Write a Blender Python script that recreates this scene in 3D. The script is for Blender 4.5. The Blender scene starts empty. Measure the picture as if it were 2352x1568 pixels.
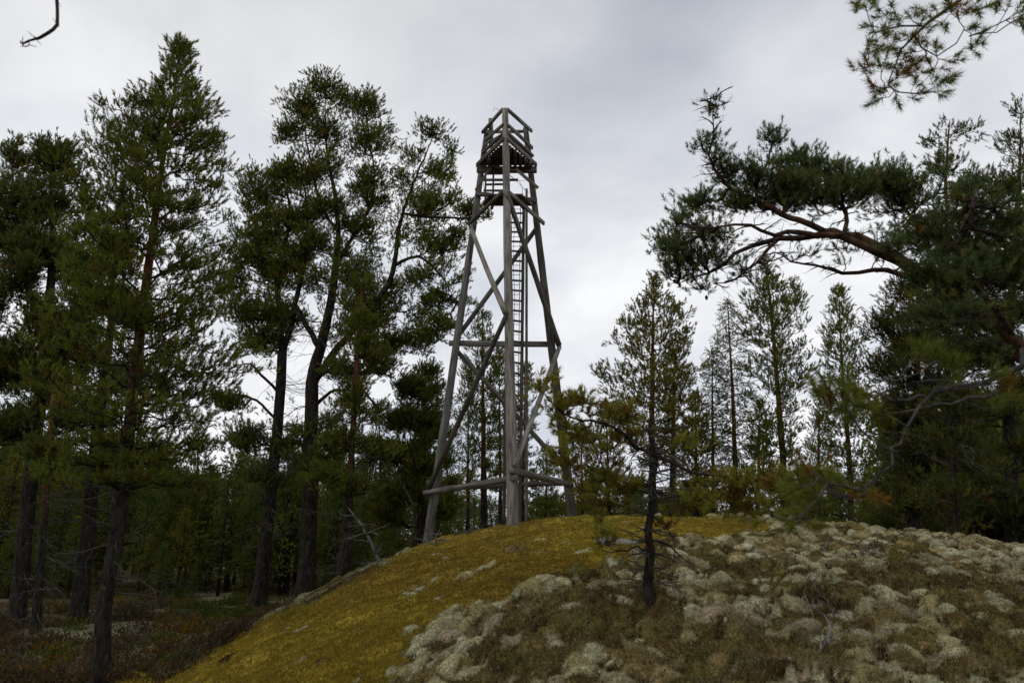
import bpy, math, random
import numpy as np
from mathutils import Vector

# ------------------------------------------------------------------ camera, sky, sun, exposure
C = bpy.context.scene.collection
scene = bpy.context.scene
PITCH = math.radians(15.0)
FPX = 1700.0                       # focal length in pixels of a 2352 px wide frame
W2, H2 = 1176.0, 784.0

cam_d = bpy.data.cameras.new("camera")
cam_d.sensor_width = 36.0
cam_d.lens = 36.0 * FPX / 2352.0
cam_d.clip_start = 0.05
cam_d.clip_end = 2000.0
cam_d.dof.use_dof = True
cam_d.dof.focus_distance = 19.0
cam_d.dof.aperture_fstop = 3.2
cam = bpy.data.objects.new("camera", cam_d)
cam.location = (0, 0, 0)
cam.rotation_euler = (math.radians(90) + PITCH, 0, 0)
C.objects.link(cam)
scene.camera = cam

SUN_EL, SUN_ROT = math.radians(59), math.radians(234)
world = bpy.data.worlds.new("World")
scene.world = world
world.use_nodes = True
wt = world.node_tree
for n in list(wt.nodes): wt.nodes.remove(n)
def wn(t, **kw):
    n = wt.nodes.new(t)
    for k, v in kw.items():
        if k.startswith("i_"): n.inputs[k[2:]].default_value = v
        else: setattr(n, k, v)
    return n
wo = wn("ShaderNodeOutputWorld")
bg = wn("ShaderNodeBackground")
sky = wn("ShaderNodeTexSky", sky_type='NISHITA', sun_disc=False)
sky.sun_elevation = SUN_EL; sky.sun_rotation = SUN_ROT
sky.air_density = 1.2; sky.dust_density = 2.5; sky.altitude = 100
tc = wn("ShaderNodeTexCoord")
sep = wn("ShaderNodeSeparateXYZ")
wt.links.new(tc.outputs["Generated"], sep.inputs[0])
# project the direction on a flat cloud deck
zc = wn("ShaderNodeMath", operation='MAXIMUM'); zc.inputs[1].default_value = 0.0
wt.links.new(sep.outputs[2], zc.inputs[0])
zz = wn("ShaderNodeMath", operation='ADD'); zz.inputs[1].default_value = 0.32
wt.links.new(zc.outputs[0], zz.inputs[0])
dx = wn("ShaderNodeMath", operation='DIVIDE'); dy = wn("ShaderNodeMath", operation='DIVIDE')
wt.links.new(sep.outputs[0], dx.inputs[0]); wt.links.new(zz.outputs[0], dx.inputs[1])
wt.links.new(sep.outputs[1], dy.inputs[0]); wt.links.new(zz.outputs[0], dy.inputs[1])
cmb = wn("ShaderNodeCombineXYZ")
wt.links.new(dx.outputs[0], cmb.inputs[0]); wt.links.new(dy.outputs[0], cmb.inputs[1])
n1 = wn("ShaderNodeTexNoise"); n1.inputs["Scale"].default_value = 1.35; n1.inputs["Detail"].default_value = 9.0
n1.inputs["Roughness"].default_value = 0.56; n1.inputs["Distortion"].default_value = 0.25
mp = wn("ShaderNodeMapping"); mp.inputs["Location"].default_value = (1.9, 0.35, 0.0)
wt.links.new(cmb.outputs[0], mp.inputs[0]); wt.links.new(mp.outputs[0], n1.inputs["Vector"])
rc = wn("ShaderNodeValToRGB")                    # cloud brightness
rc.color_ramp.elements[0].position = 0.34; rc.color_ramp.elements[0].color = (0.545, 0.57, 0.635, 1)
rc.color_ramp.elements[1].position = 0.60; rc.color_ramp.elements[1].color = (0.80, 0.805, 0.82, 1)
wt.links.new(n1.outputs["Fac"], rc.inputs[0])
rz = wn("ShaderNodeValToRGB")                    # overcast: lighter towards the horizon
rz.color_ramp.elements[0].position = 0.0; rz.color_ramp.elements[0].color = (1.22, 1.22, 1.22, 1)
rz.color_ramp.elements[1].position = 0.85; rz.color_ramp.elements[1].color = (0.66, 0.67, 0.69, 1)
e = rz.color_ramp.elements.new(0.38); e.color = (1.18, 1.18, 1.18, 1)
wt.links.new(sep.outputs[2], rz.inputs[0])
mul = wn("ShaderNodeMix", data_type='RGBA', blend_type='MULTIPLY'); mul.inputs[0].default_value = 1.0
wt.links.new(rc.outputs[0], mul.inputs[6]); wt.links.new(rz.outputs[0], mul.inputs[7])
sk = wn("ShaderNodeMix", data_type='RGBA', blend_type='MULTIPLY'); sk.inputs[0].default_value = 1.0
sk.inputs[7].default_value = (0.09, 0.09, 0.09, 1)
wt.links.new(sky.outputs[0], sk.inputs[6])
n2 = wn("ShaderNodeTexNoise"); n2.inputs["Scale"].default_value = 2.6; n2.inputs["Detail"].default_value = 4.0
wt.links.new(mp.outputs[0], n2.inputs["Vector"])
rm = wn("ShaderNodeValToRGB")                    # how much the clouds cover the blue
rm.color_ramp.elements[0].position = 0.30; rm.color_ramp.elements[0].color = (0.9, 0.9, 0.9, 1)
rm.color_ramp.elements[1].position = 0.52; rm.color_ramp.elements[1].color = (1, 1, 1, 1)
wt.links.new(n2.outputs["Fac"], rm.inputs[0])
n3 = wn("ShaderNodeTexNoise"); n3.inputs["Scale"].default_value = 4.2; n3.inputs["Detail"].default_value = 6.0
wt.links.new(mp.outputs[0], n3.inputs["Vector"])
r3_ = wn("ShaderNodeValToRGB")
r3_.color_ramp.elements[0].position = 0.34; r3_.color_ramp.elements[0].color = (0.925, 0.93, 0.945, 1)
r3_.color_ramp.elements[1].position = 0.66; r3_.color_ramp.elements[1].color = (1.06, 1.06, 1.055, 1)
wt.links.new(n3.outputs["Fac"], r3_.inputs[0])
mul3 = wn("ShaderNodeMix", data_type='RGBA', blend_type='MULTIPLY'); mul3.inputs[0].default_value = 1.0
wt.links.new(mul.outputs[2], mul3.inputs[6]); wt.links.new(r3_.outputs[0], mul3.inputs[7])
mx = wn("ShaderNodeMix", data_type='RGBA')
wt.links.new(rm.outputs[0], mx.inputs[0])
wt.links.new(sk.outputs[2], mx.inputs[6]); wt.links.new(mul3.outputs[2], mx.inputs[7])
wt.links.new(mx.outputs[2], bg.inputs[0]); bg.inputs[1].default_value = 1.0
wt.links.new(bg.outputs[0], wo.inputs[0])

sun_d = bpy.data.lights.new("sun", 'SUN')
sun_d.energy = 0.9; sun_d.angle = math.radians(25); sun_d.color = (1.0, 0.96, 0.9)
sun = bpy.data.objects.new("sun", sun_d)
# high, from the left and a little behind the camera
sdir = Vector((-0.55, -0.40, 1.15)).normalized()
sun.rotation_euler = sdir.to_track_quat('Z', 'Y').to_euler()
C.objects.link(sun)
vs = scene.view_settings
vs.view_transform = 'Standard'; vs.look = 'None'; vs.exposure = 0.0; vs.gamma = 1.0
scene.cycles.max_bounces = 5
scene.cycles.diffuse_bounces = 3
scene.cycles.transmission_bounces = 2
scene.cycles.use_denoising = True
try: scene.cycles.denoising_prefilter = 'ACCURATE'
except Exception: pass

# ------------------------------------------------------------------ helpers
RNG = np.random.default_rng(11)
def ray(px, py):
    u = (px - W2) / FPX; v = (H2 - py) / FPX
    return u, math.cos(PITCH) - v * math.sin(PITCH), math.sin(PITCH) + v * math.cos(PITCH)
def P(px, py, Y):                    # world point at forward distance Y seen at a place of the photo
    u, a, b = ray(px, py)
    return np.array([u / a * Y, Y, b / a * Y])

def vnoise(x, y, seed=0):
    xi = np.floor(x).astype(np.int64); yi = np.floor(y).astype(np.int64)
    fx = x - xi; fy = y - yi
    fx = fx * fx * (3 - 2 * fx); fy = fy * fy * (3 - 2 * fy)
    def h(a, b):
        n = (a * 374761393 + b * 668265263 + seed * 974634777) & 0xffffffff
        n = ((n ^ (n >> 13)) * 1274126177) & 0xffffffff
        n = n ^ (n >> 16)
        return (n & 0xffff) / 65535.0
    return (h(xi, yi) * (1 - fx) * (1 - fy) + h(xi + 1, yi) * fx * (1 - fy)
            + h(xi, yi + 1) * (1 - fx) * fy + h(xi + 1, yi + 1) * fx * fy)
def fbm(x, y, o=4, seed=0):
    s = 0; a = 1.0; t = 0
    for i in range(o):
        s = s + a * vnoise(x * 2 ** i, y * 2 ** i, seed + i * 17); t += a; a *= 0.5
    return s / t
def sstep(a, b, x):
    t = np.clip((x - a) / (b - a), 0, 1); return t * t * (3 - 2 * t)

HQ = (2.596, 19.678, 6.254, 9.786, 13.027, 10.629, 0.488, 2.309)
def height(x, y):                    # the rock dome over the low forest floor
    x = np.asarray(x, float); y = np.asarray(y, float)
    cx, cy, al, ar, bn, bf, top, p = HQ
    ax = np.where(x < cx, al, ar); by = np.where(y < cy, bn, bf)
    r2 = np.abs((x - cx) / ax) ** p + np.abs((y - cy) / by) ** p
    d = top - 1.3 * r2 + 0.10 * (fbm(x * .5, y * .5, 3, 5) - .5)
    b = -1.85 + 0.5 * (fbm(x * .11 + 3, y * .11, 3, 9) - .5)
    b = b - 7.0 * sstep(28, 75, y) * sstep(-8, 6, x - 0.02 * y) - 1.5 * sstep(40, 90, y)
    k = .12
    d = np.maximum(d, -60)
    return k * np.logaddexp(d / k, b / k)
def hz(x, y): return float(height(x, y))
def G(px, py):                       # where the line of sight meets the ground
    u, a, b = ray(px, py)
    yl = np.linspace(3, 90, 6000); h = height(u / a * yl, yl)
    i = int(np.argmax(b / a * yl < h)); Y = yl[i]
    return np.array([u / a * Y, Y, h[i]])

MAT = {}
def mat(name, build):
    m = bpy.data.materials.new(name); m.use_nodes = True
    nt = m.node_tree
    for n in list(nt.nodes): nt.nodes.remove(n)
    out = nt.nodes.new("ShaderNodeOutputMaterial")
    nt.links.new(build(nt), out.inputs[0])
    MAT[name] = m; return m
def nd(nt, t, **kw):
    n = nt.nodes.new(t)
    for k, v in kw.items(): setattr(n, k, v)
    return n
def ramp(nt, src, stops):
    r = nd(nt, "ShaderNodeValToRGB")
    el = r.color_ramp.elements
    el[0].position, el[0].color = stops[0][0], (*stops[0][1], 1)
    el[1].position, el[1].color = stops[-1][0], (*stops[-1][1], 1)
    for p_, c_ in stops[1:-1]:
        q = el.new(p_); q.color = (*c_, 1)
    nt.links.new(src, r.inputs[0]); return r.outputs[0]
def mixc(nt, a, b, fac, mode='MIX'):
    m = nd(nt, "ShaderNodeMix", data_type='RGBA', blend_type=mode)
    for s, v in ((6, a), (7, b), (0, fac)):
        if isinstance(v, (int, float)): m.inputs[s].default_value = v
        elif isinstance(v, tuple): m.inputs[s].default_value = (*v, 1)
        else: nt.links.new(v, m.inputs[s])
    return m.outputs[2]
def noise(nt, scale, detail=4, rough=.55, vec=None, dist=0):
    n = nd(nt, "ShaderNodeTexNoise")
    n.inputs["Scale"].default_value = scale; n.inputs["Detail"].default_value = detail
    n.inputs["Roughness"].default_value = rough; n.inputs["Distortion"].default_value = dist
    if vec is not None: nt.links.new(vec, n.inputs["Vector"])
    return n.outputs["Fac"]
def bump(nt, h, s=.5, d=.02):
    b = nd(nt, "ShaderNodeBump"); b.inputs["Strength"].default_value = s; b.inputs["Distance"].default_value = d
    nt.links.new(h, b.inputs["Height"]); return b.outputs[0]
def princ(nt, col, rough=.9, nrm=None, spec=.2):
    p = nd(nt, "ShaderNodeBsdfPrincipled")
    nt.links.new(col, p.inputs["Base Color"]) if not isinstance(col, tuple) else setattr(p.inputs["Base Color"], "default_value", (*col, 1))
    p.inputs["Roughness"].default_value = rough
    p.inputs["Specular IOR Level"].default_value = spec
    if nrm is not None: nt.links.new(nrm, p.inputs["Normal"])
    return p.outputs[0]
def attr(nt): return nd(nt, "ShaderNodeAttribute", attribute_name="Col").outputs["Color"]
def objvec(nt, s=(1, 1, 1)):
    t = nd(nt, "ShaderNodeTexCoord"); m = nd(nt, "ShaderNodeMapping"); m.inputs["Scale"].default_value = s
    nt.links.new(t.outputs["Object"], m.inputs[0]); return m.outputs[0]

def b_leaf(nt):
    c = attr(nt)
    d = nd(nt, "ShaderNodeBsdfDiffuse"); nt.links.new(c, d.inputs[0])
    t = nd(nt, "ShaderNodeBsdfTranslucent"); nt.links.new(c, t.inputs[0])
    m = nd(nt, "ShaderNodeMixShader"); m.inputs[0].default_value = .42
    nt.links.new(d.outputs[0], m.inputs[1]); nt.links.new(t.outputs[0], m.inputs[2])
    return m.outputs[0]
mat("needles", b_leaf)
def b_fuzz(nt):
    c = attr(nt)
    d = nd(nt, "ShaderNodeBsdfDiffuse"); nt.links.new(c, d.inputs[0])
    t = nd(nt, "ShaderNodeBsdfTranslucent"); nt.links.new(c, t.inputs[0])
    m = nd(nt, "ShaderNodeMixShader"); m.inputs[0].default_value = .35
    nt.links.new(d.outputs[0], m.inputs[1]); nt.links.new(t.outputs[0], m.inputs[2])
    return m.outputs[0]
mat("fuzz", b_fuzz)
def b_bark(nt):
    v = objvec(nt, (1, 1, .35))
    n = noise(nt, 14, 5, .65, v, .6)
    c = mixc(nt, attr(nt), ramp(nt, n, [(.32, (.22, .24, .26)), (.45, (.7, .7, .7)), (.62, (1.5, 1.45, 1.4)), (.75, (1.9, 2.1, 2.2))]), 1.0, 'MULTIPLY')
    l = ramp(nt, noise(nt, 7, 5, .7, objvec(nt)), [(.58, (0, 0, 0)), (.66, (1, 1, 1))])
    sp = nd(nt, "ShaderNodeMath", operation='MULTIPLY'); nt.links.new(l, sp.inputs[0]); sp.inputs[1].default_value = .22
    c = mixc(nt, c, (.17, .18, .14), sp.outputs[0])
    return princ(nt, c, .95, bump(nt, n, 1.0, .03), .1)
mat("bark", b_bark)
def b_twig(nt):
    n = noise(nt, 30, 3, .6, objvec(nt))
    c = mixc(nt, attr(nt), ramp(nt, n, [(.3, (.6, .6, .6)), (.7, (1.4, 1.4, 1.4))]), 1.0, 'MULTIPLY')
    return princ(nt, c, .95, None, .1)
mat("twig", b_twig)
def b_wood(nt):
    v = nd(nt, "ShaderNodeAttribute", attribute_name="grain").outputs["Vector"]
    mp_ = nd(nt, "ShaderNodeMapping"); mp_.inputs["Scale"].default_value = (1, 1, .06); nt.links.new(v, mp_.inputs[0])
    n = noise(nt, 28, 6, .65, mp_.outputs[0], .3)
    mp2 = nd(nt, "ShaderNodeMapping"); mp2.inputs["Scale"].default_value = (1, 1, .35); nt.links.new(v, mp2.inputs[0])
    n2_ = noise(nt, 3.5, 4, .6, mp2.outputs[0])
    c = ramp(nt, n, [(.30, (.030, .028, .026)), (.42, (.115, .108, .100)), (.56, (.20, .192, .180)), (.72, (.30, .29, .275))])
    c = mixc(nt, c, ramp(nt, n2_, [(.3, (.55, .52, .48)), (.6, (1.0, 1.0, 1.0)), (.75, (1.1, 1.02, .93))]), 1.0, 'MULTIPLY')
    c = mixc(nt, c, attr(nt), 1.0, 'MULTIPLY')
    return princ(nt, c, .88, bump(nt, n, .8, .012), .2)
mat("weathered_wood", b_wood)
mat("steel", lambda nt: princ(nt, ramp(nt, noise(nt, 20, 3, .5, objvec(nt)), [(.35, (.03, .03, .033)), (.7, (.07, .065, .065))]), .55, None, .5))
def b_ground(nt):
    g = objvec(nt)
    n = noise(nt, 30, 6, .7, g)
    n_b = noise(nt, 5, 5, .65, g)
    c = mixc(nt, attr(nt), ramp(nt, n, [(.30, (.35, .32, .28)), (.5, (.95, .95, .95)), (.7, (1.5, 1.5, 1.45))]), 1.0, 'MULTIPLY')
    c = mixc(nt, c, ramp(nt, n_b, [(.35, (.72, .68, .62)), (.62, (1.15, 1.15, 1.15))]), 1.0, 'MULTIPLY')
    return princ(nt, c, .97, bump(nt, n, 1.0, .04), .08)
mat("ground", b_ground)
def b_rock(nt):
    n = noise(nt, 12, 6, .65, objvec(nt))
    return princ(nt, ramp(nt, n, [(.3, (.10, .10, .10)), (.6, (.22, .215, .21)), (.8, (.32, .32, .28))]), .9, bump(nt, n, .8, .03), .2)
mat("rock", b_rock)

def mesh(name, V, F, mats, col=None, parent=None, smooth=False, midx=None, grain=None):
    V = np.ascontiguousarray(V, np.float32); F = np.ascontiguousarray(F, np.int32)
    k = F.shape[1]; me = bpy.data.meshes.new(name)
    me.vertices.add(len(V)); me.vertices.foreach_set("co", V.ravel())
    me.loops.add(F.size); me.loops.foreach_set("vertex_index", F.ravel())
    me.polygons.add(len(F)); me.polygons.foreach_set("loop_start", np.arange(0, F.size, k, dtype=np.int32))
    if smooth: me.polygons.foreach_set("use_smooth", np.ones(len(F), bool))
    for m in mats: me.materials.append(MAT[m])
    if midx is not None: me.polygons.foreach_set("material_index", np.asarray(midx, np.int32))
    me.update(calc_edges=True)
    if col is not None:
        a = me.color_attributes.new("Col", 'FLOAT_COLOR', 'POINT')
        c4 = np.ones((len(V), 4), np.float32); c4[:, :3] = col
        a.data.foreach_set("color", c4.ravel())
    if grain is not None:
        a = me.attributes.new("grain", 'FLOAT_VECTOR', 'POINT')
        a.data.foreach_set("vector", np.ascontiguousarray(grain, np.float32).ravel())
    o = bpy.data.objects.new(name, me); C.objects.link(o)
    if parent is not None:
        o.parent = parent; o.matrix_parent_inverse = parent.matrix_basis.inverted()
    return o
def thing(name, loc, label, cat, group=None):
    o = bpy.data.objects.new(name, None); C.objects.link(o); o.empty_display_size = .2
    o.location = Vector([float(v) for v in loc]); o["label"] = label; o["category"] = cat
    if group: o["group"] = group
    return o
def tag(o, label, cat, group=None):
    o["label"] = label; o["category"] = cat
    if group: o["group"] = group
    return o
def nrm(v): return v / (np.linalg.norm(v, axis=-1, keepdims=True) + 1e-9)

def tube(pts, rad, sides=8, cap=True, wob=0.0, rng=RNG):
    """continuous tube of triangles along a polyline"""
    pts = np.asarray(pts, float); rad = np.broadcast_to(np.asarray(rad, float), (len(pts),))
    t = nrm(np.gradient(pts, axis=0))
    ref = np.array([0., 1., 0.]) if abs(t[0][2]) > .7 else np.array([0., 0., 1.])
    n1_ = np.zeros_like(pts); r = ref
    for i in range(len(pts)):
        r = r - t[i] * np.dot(r, t[i]); r = r / (np.linalg.norm(r) + 1e-9); n1_[i] = r
    n2_ = np.cross(t, n1_)
    a = np.linspace(0, 2 * np.pi, sides, endpoint=False)
    R = rad[:, None] * (1 + wob * (rng.random((len(pts), sides)) - .5) * 2)
    V = pts[:, None] + R[..., None] * (np.cos(a)[None, :, None] * n1_[:, None] + np.sin(a)[None, :, None] * n2_[:, None])
    V = V.reshape(-1, 3); F = []
    i = np.arange(len(pts) - 1)[:, None] * sides; j = np.arange(sides)[None]; j2 = (j + 1) % sides
    A, B, D, E = i + j, i + j2, i + sides + j2, i + sides + j
    F = np.concatenate([np.stack([A, B, D], -1).reshape(-1, 3), np.stack([A, D, E], -1).reshape(-1, 3)])
    if cap:
        n0 = len(V); V = np.vstack([V, pts[0], pts[-1]])
        jj = np.arange(sides); k2 = (jj + 1) % sides; b = (len(pts) - 1) * sides
        F = np.vstack([F, np.stack([k2, jj, np.full(sides, n0)], -1), np.stack([b + jj, b + k2, np.full(sides, n0 + 1)], -1)])
    return V, F
class Acc:
    def __init__(s): s.V = []; s.F = []; s.C = []; s.n = 0
    def add(s, V, F, c):
        s.V.append(V); s.F.append(F + s.n); s.n += len(V)
        s.C.append(np.broadcast_to(np.asarray(c, float), (len(V), 3)))
    def get(s): return np.vstack(s.V), np.vstack(s.F), np.vstack(s.C)
    def build(s, name, m, parent=None, smooth=True):
        V, F, c = s.get(); return mesh(name, V, F, [m], c, parent, smooth)
def edges_mesh(A, B, ra, rb, sides=3):
    """many separate tapered prisms at once"""
    d = nrm(B - A); ref = np.where(np.abs(d[:, 2:3]) > .8, np.array([[1., 0, 0]]), np.array([[0, 0, 1.]]))
    u = nrm(np.cross(d, ref)); v = np.cross(d, u)
    a = np.linspace(0, 2 * np.pi, sides, endpoint=False)
    ring = np.cos(a)[None, :, None] * u[:, None] + np.sin(a)[None, :, None] * v[:, None]
    V = np.concatenate([A[:, None] + ring * ra[:, None, None], B[:, None] + ring * rb[:, None, None]], 1)
    n = len(A); base = (np.arange(n) * 2 * sides)[:, None]; j = np.arange(sides)[None]; j2 = (j + 1) % sides
    F = np.concatenate([np.stack([base + j, base + j2, base + sides + j2], -1).reshape(-1, 3),
                        np.stack([base + j, base + sides + j2, base + sides + j], -1).reshape(-1, 3)])
    return V.reshape(-1, 3), F
def smooth_poly(pts, rad, step=.25, jit=0.0, rng=RNG):
    """Catmull-Rom through the points"""
    pts = np.asarray(pts, float); rad = np.asarray(rad, float)
    q = np.vstack([2 * pts[0] - pts[1], pts, 2 * pts[-1] - pts[-2]]); o = []; ro = []
    for i in range(len(pts) - 1):
        n = max(2, int(np.linalg.norm(pts[i + 1] - pts[i]) / step)); t = np.linspace(0, 1, n, endpoint=False)[:, None]
        p0, p1, p2, p3 = q[i], q[i + 1], q[i + 2], q[i + 3]
        o.append(.5 * (2 * p1 + (p2 - p0) * t + (2 * p0 - 5 * p1 + 4 * p2 - p3) * t ** 2 + (3 * p1 - p0 - 3 * p2 + p3) * t ** 3))
        ro.append(rad[i] + (rad[i + 1] - rad[i]) * t[:, 0])
    o.append(pts[-1:]); ro.append(rad[-1:])
    o = np.vstack(o); ro = np.concatenate(ro)
    if jit: o[1:-1] += (rng.random((len(o) - 2, 3)) - .5) * jit
    return o, ro

# ------------------------------------------------------------------ ground sheet
MOSS_POLY = np.array([(-6.4, 12.6), (-5.0, 13.2), (-3.9, 12.6), (-3.1, 11.6), (-2.35, 12.2), (-2.4, 14), (-3.0, 17), (-1, 21), (3, 21), (5.0, 17),
                      (4.6, 13.4), (3.7, 11.7), (2.4, 11.0), (1.5, 9.7), (.62, 8.9), (-.1, 8.4), (-.6, 8.1), (-.9, 7.3), (-.75, 5.5), (-2.4, 5.5), (-4.4, 8.4), (-6.0, 10.2)])
def in_poly(x, y, poly):
    ins = np.zeros(x.shape, bool); n = len(poly)
    for i in range(n):
        x1, y1 = poly[i]; x2, y2 = poly[(i + 1) % n]
        c = ((y1 > y) != (y2 > y)) & (x < (x2 - x1) * (y - y1) / (y2 - y1 + 1e-12) + x1)
        ins ^= c
    return ins
def moss_mask(x, y):
    wx = x + .9 * (fbm(x * 1.3, y * 1.3, 4, 31) - .5); wy = y + .9 * (fbm(x * 1.3, y * 1.3, 4, 77) - .5)
    return in_poly(wx, wy, MOSS_POLY)
MOSS = np.array([.268, .203, .028]); MOSS2 = np.array([.200, .138, .024]); LICH = np.array([.46, .45, .31])
BROWN = np.array([.110, .074, .028]); SOIL = np.array([.035, .026, .018]); LOWG = np.array([.055, .06, .022])
def surf_col(x, y, rng_seed=0):
    m = moss_mask(x, y); f1 = fbm(x * 1.6, y * 1.6, 4, 3); f2 = fbm(x * .55 + 9, y * .55, 4, 8); f3 = fbm(x * 4, y * 4, 3, 21)
    z = height(x, y); low = sstep(-1.35, -1.6, z)[..., None] if np.ndim(z) else sstep(-1.35, -1.6, z)
    c_moss = MOSS[None] * (.7 + .6 * f1[..., None]) * (.62 + .76 * fbm(x * 7, y * 11, 3, 99)[..., None]) ; t = sstep(.5, .68, f2)[..., None]
    c_moss = c_moss * (1 - .75 * t) + MOSS2 * .75 * t
    sp = sstep(.76, .79, fbm(x * 2.3 + 5, y * 2.3, 4, 63))[..., None]
    c_moss = c_moss * (1 - sp) + LICH * .8 * sp
    lt = sstep(.50, .62, fbm(x * 1.5, y * 1.8, 4, 41) + .12 * sstep(2.5, 8, x))[..., None]
    lt = lt * sstep(17, 24, y)[..., None]; c_l = (BROWN * .62) * (.4 + 1.1 * f3[..., None]) * (1 - lt) + LICH * .6 * lt
    low_l = sstep(.48, .60, fbm(x * .6 + 20, y * .45, 4, 13))[..., None]
    low_g = sstep(.5, .65, fbm(x * .5 + 50, y * .3, 3, 19))[..., None]
    c_low = (BROWN * .55) * (1 - low_g) + LOWG * low_g
    c_low = c_low * (1 - low_l * .8) + LICH * .42 * low_l * .8
    c_l = c_l * (1 - low) + c_low * low; c = np.where(m[..., None], c_moss, c_l)
    return c, m
def axis(lo, hi, st, far, g=1.16):
    a = list(np.arange(lo, hi, st)); s = st; v = lo; pre = []
    while v > -far: s *= g; v -= s; pre.append(v)
    post = []; v = a[-1]; s = st
    while v < far: s *= g; v += s; post.append(v)
    return np.array(pre[::-1] + a + post)
gx = axis(-8.0, 10.0, .03, 700); gy = axis(4.2, 19.5, .032, 700)
GX, GY = np.meshgrid(gx, gy)
GZ = height(GX, GY)
gcol, gm = surf_col(GX, GY)
# undulations in the moss carpet: shallow overlapping ripples running across the slope
rip = fbm(GX * 2.2 + .6 * GY, GY * 5.0, 4, 55); soft = fbm(GX * 1.1, GY * 1.4, 3, 56)
GZ = GZ + np.where(gm, .20 * (rip - .5) + .18 * (soft - .5), .30 * (fbm(GX * 1.5, GY * 1.7, 4, 57) - .5))
GZ += .035 * (fbm(GX * 9, GY * 9, 3, 58) - .5)
# lichen cushions
cush = []
rg = np.random.default_rng(5)
for _ in range(60000):
    yy = 4.6 + 15 * rg.random() ** 1.5; xx = -2.5 - .25 * yy + rg.random() * (4 + .97 * yy)
    if not (-7.5 < xx < 9.6): continue
    cush.append((xx, yy))
for _ in range(1500):
    cush.append((-8 + 5 * rg.random(), 9 + 10 * rg.random()))
cush = np.array(cush)
cm = moss_mask(cush[:, 0], cush[:, 1]); zc_ = height(cush[:, 0], cush[:, 1])
dens = fbm(cush[:, 0] * 1.5, cush[:, 1] * 1.8, 4, 41) + .16 * sstep(1.8, 6, cush[:, 0]) * sstep(7, 11, cush[:, 1]) + .05 * sstep(7.5, 6, cush[:, 1])
keep = (~cm) & (rg.random(len(cush)) < np.where(zc_ < -1.4, .25, 1.0))
keep |= cm & (rg.random(len(cush)) < .004)
cush = cush[keep]
CR = .022 + .105 * rg.random(len(cush)) ** 4.2; CR *= 1.0 + .03 * np.clip(cush[:, 1] - 8, 0, 10)
od = np.argsort(-CR); cush = cush[od]; CR = CR[od]; dens_k = dens[keep][od]; cells = {}; sel_ = []
for i in range(len(cush)):
    cx_, cy_ = cush[i]; ci, cj = int(cx_ // .35), int(cy_ // .35); good = True
    for a_ in (-1, 0, 1):
        for c_ in (-1, 0, 1):
            for j in cells.get((ci + a_, cj + c_), ()):
                if (cush[j, 0] - cx_) ** 2 + (cush[j, 1] - cy_) ** 2 < (.68 * (CR[i] + CR[j])) ** 2: good = False; break
            if not good: break
        if not good: break
    if good: cells.setdefault((ci, cj), []).append(i); sel_.append(i)
cush = cush[sel_]; CR = CR[sel_]; dens_k = dens_k[sel_]
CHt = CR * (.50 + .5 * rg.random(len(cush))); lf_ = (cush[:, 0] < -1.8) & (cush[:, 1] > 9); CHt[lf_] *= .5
CT = rg.random(len(cush))
pal = np.array([(.45, .42, .245), (.38, .37, .225), (.36, .31, .15), (.40, .335, .22), (.28, .215, .09), (.52, .495, .33)])
CC = pal[rg.choice(6, len(cush), p=[.24, .19, .20, .12, .15, .10])] * (.75 + .35 * CT[:, None])
pal2 = np.array([(.135, .098, .034), (.175, .135, .050), (.095, .068, .028), (.24, .20, .095), (.15, .13, .04)])
brn = rg.random(len(cush)) > .17 + .68 * sstep(.46, .57, dens_k)
CC[brn] = pal2[rg.choice(5, int(brn.sum()), p=[.22, .26, .13, .24, .15])] * (.7 + .6 * rg.random((int(brn.sum()), 1)))
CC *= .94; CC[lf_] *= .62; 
Zb = GZ.copy()
for i, (cx_, cy_) in enumerate(cush):
    r_ = CR[i]
    r_ = CR[i]; i0, i1 = np.searchsorted(gx, cx_ - r_ * 1.5), np.searchsorted(gx, cx_ + r_ * 1.5)
    j0, j1 = np.searchsorted(gy, cy_ - r_ * 1.5), np.searchsorted(gy, cy_ + r_ * 1.5)
    if i1 <= i0 or j1 <= j0: continue
    sx, sy = GX[j0:j1, i0:i1] - cx_, GY[j0:j1, i0:i1] - cy_
    an = np.arctan2(sy, sx); rr = r_ * (1 + .28 * np.sin(an * 2 + CT[i] * 37) + .16 * np.sin(an * 3 + CT[i] * 9) + .12 * np.sin(an * 5 + CT[i] * 23))
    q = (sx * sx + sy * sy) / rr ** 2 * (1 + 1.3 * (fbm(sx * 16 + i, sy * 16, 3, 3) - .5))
    add = CHt[i] * np.clip(1 - q, 0, 1) ** .55
    zn = Zb[j0:j1, i0:i1] + add; sel = (zn > GZ[j0:j1, i0:i1] + .004) & (q < 1)
    sub = GZ[j0:j1, i0:i1]; sub[sel] = zn[sel]
    gc = gcol[j0:j1, i0:i1]; gc[sel] = CC[i] * (1.06 - .5 * np.clip(q[sel], 0, 1)[:, None] ** 3)  # rims darkened to round the cushions: crevice shade put into the colour
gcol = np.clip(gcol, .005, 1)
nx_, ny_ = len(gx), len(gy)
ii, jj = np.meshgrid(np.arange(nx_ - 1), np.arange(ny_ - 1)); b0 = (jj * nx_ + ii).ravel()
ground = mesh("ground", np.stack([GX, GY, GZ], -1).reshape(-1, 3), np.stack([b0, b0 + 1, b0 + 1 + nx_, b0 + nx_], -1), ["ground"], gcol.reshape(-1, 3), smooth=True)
ground["kind"] = "structure"
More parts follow.
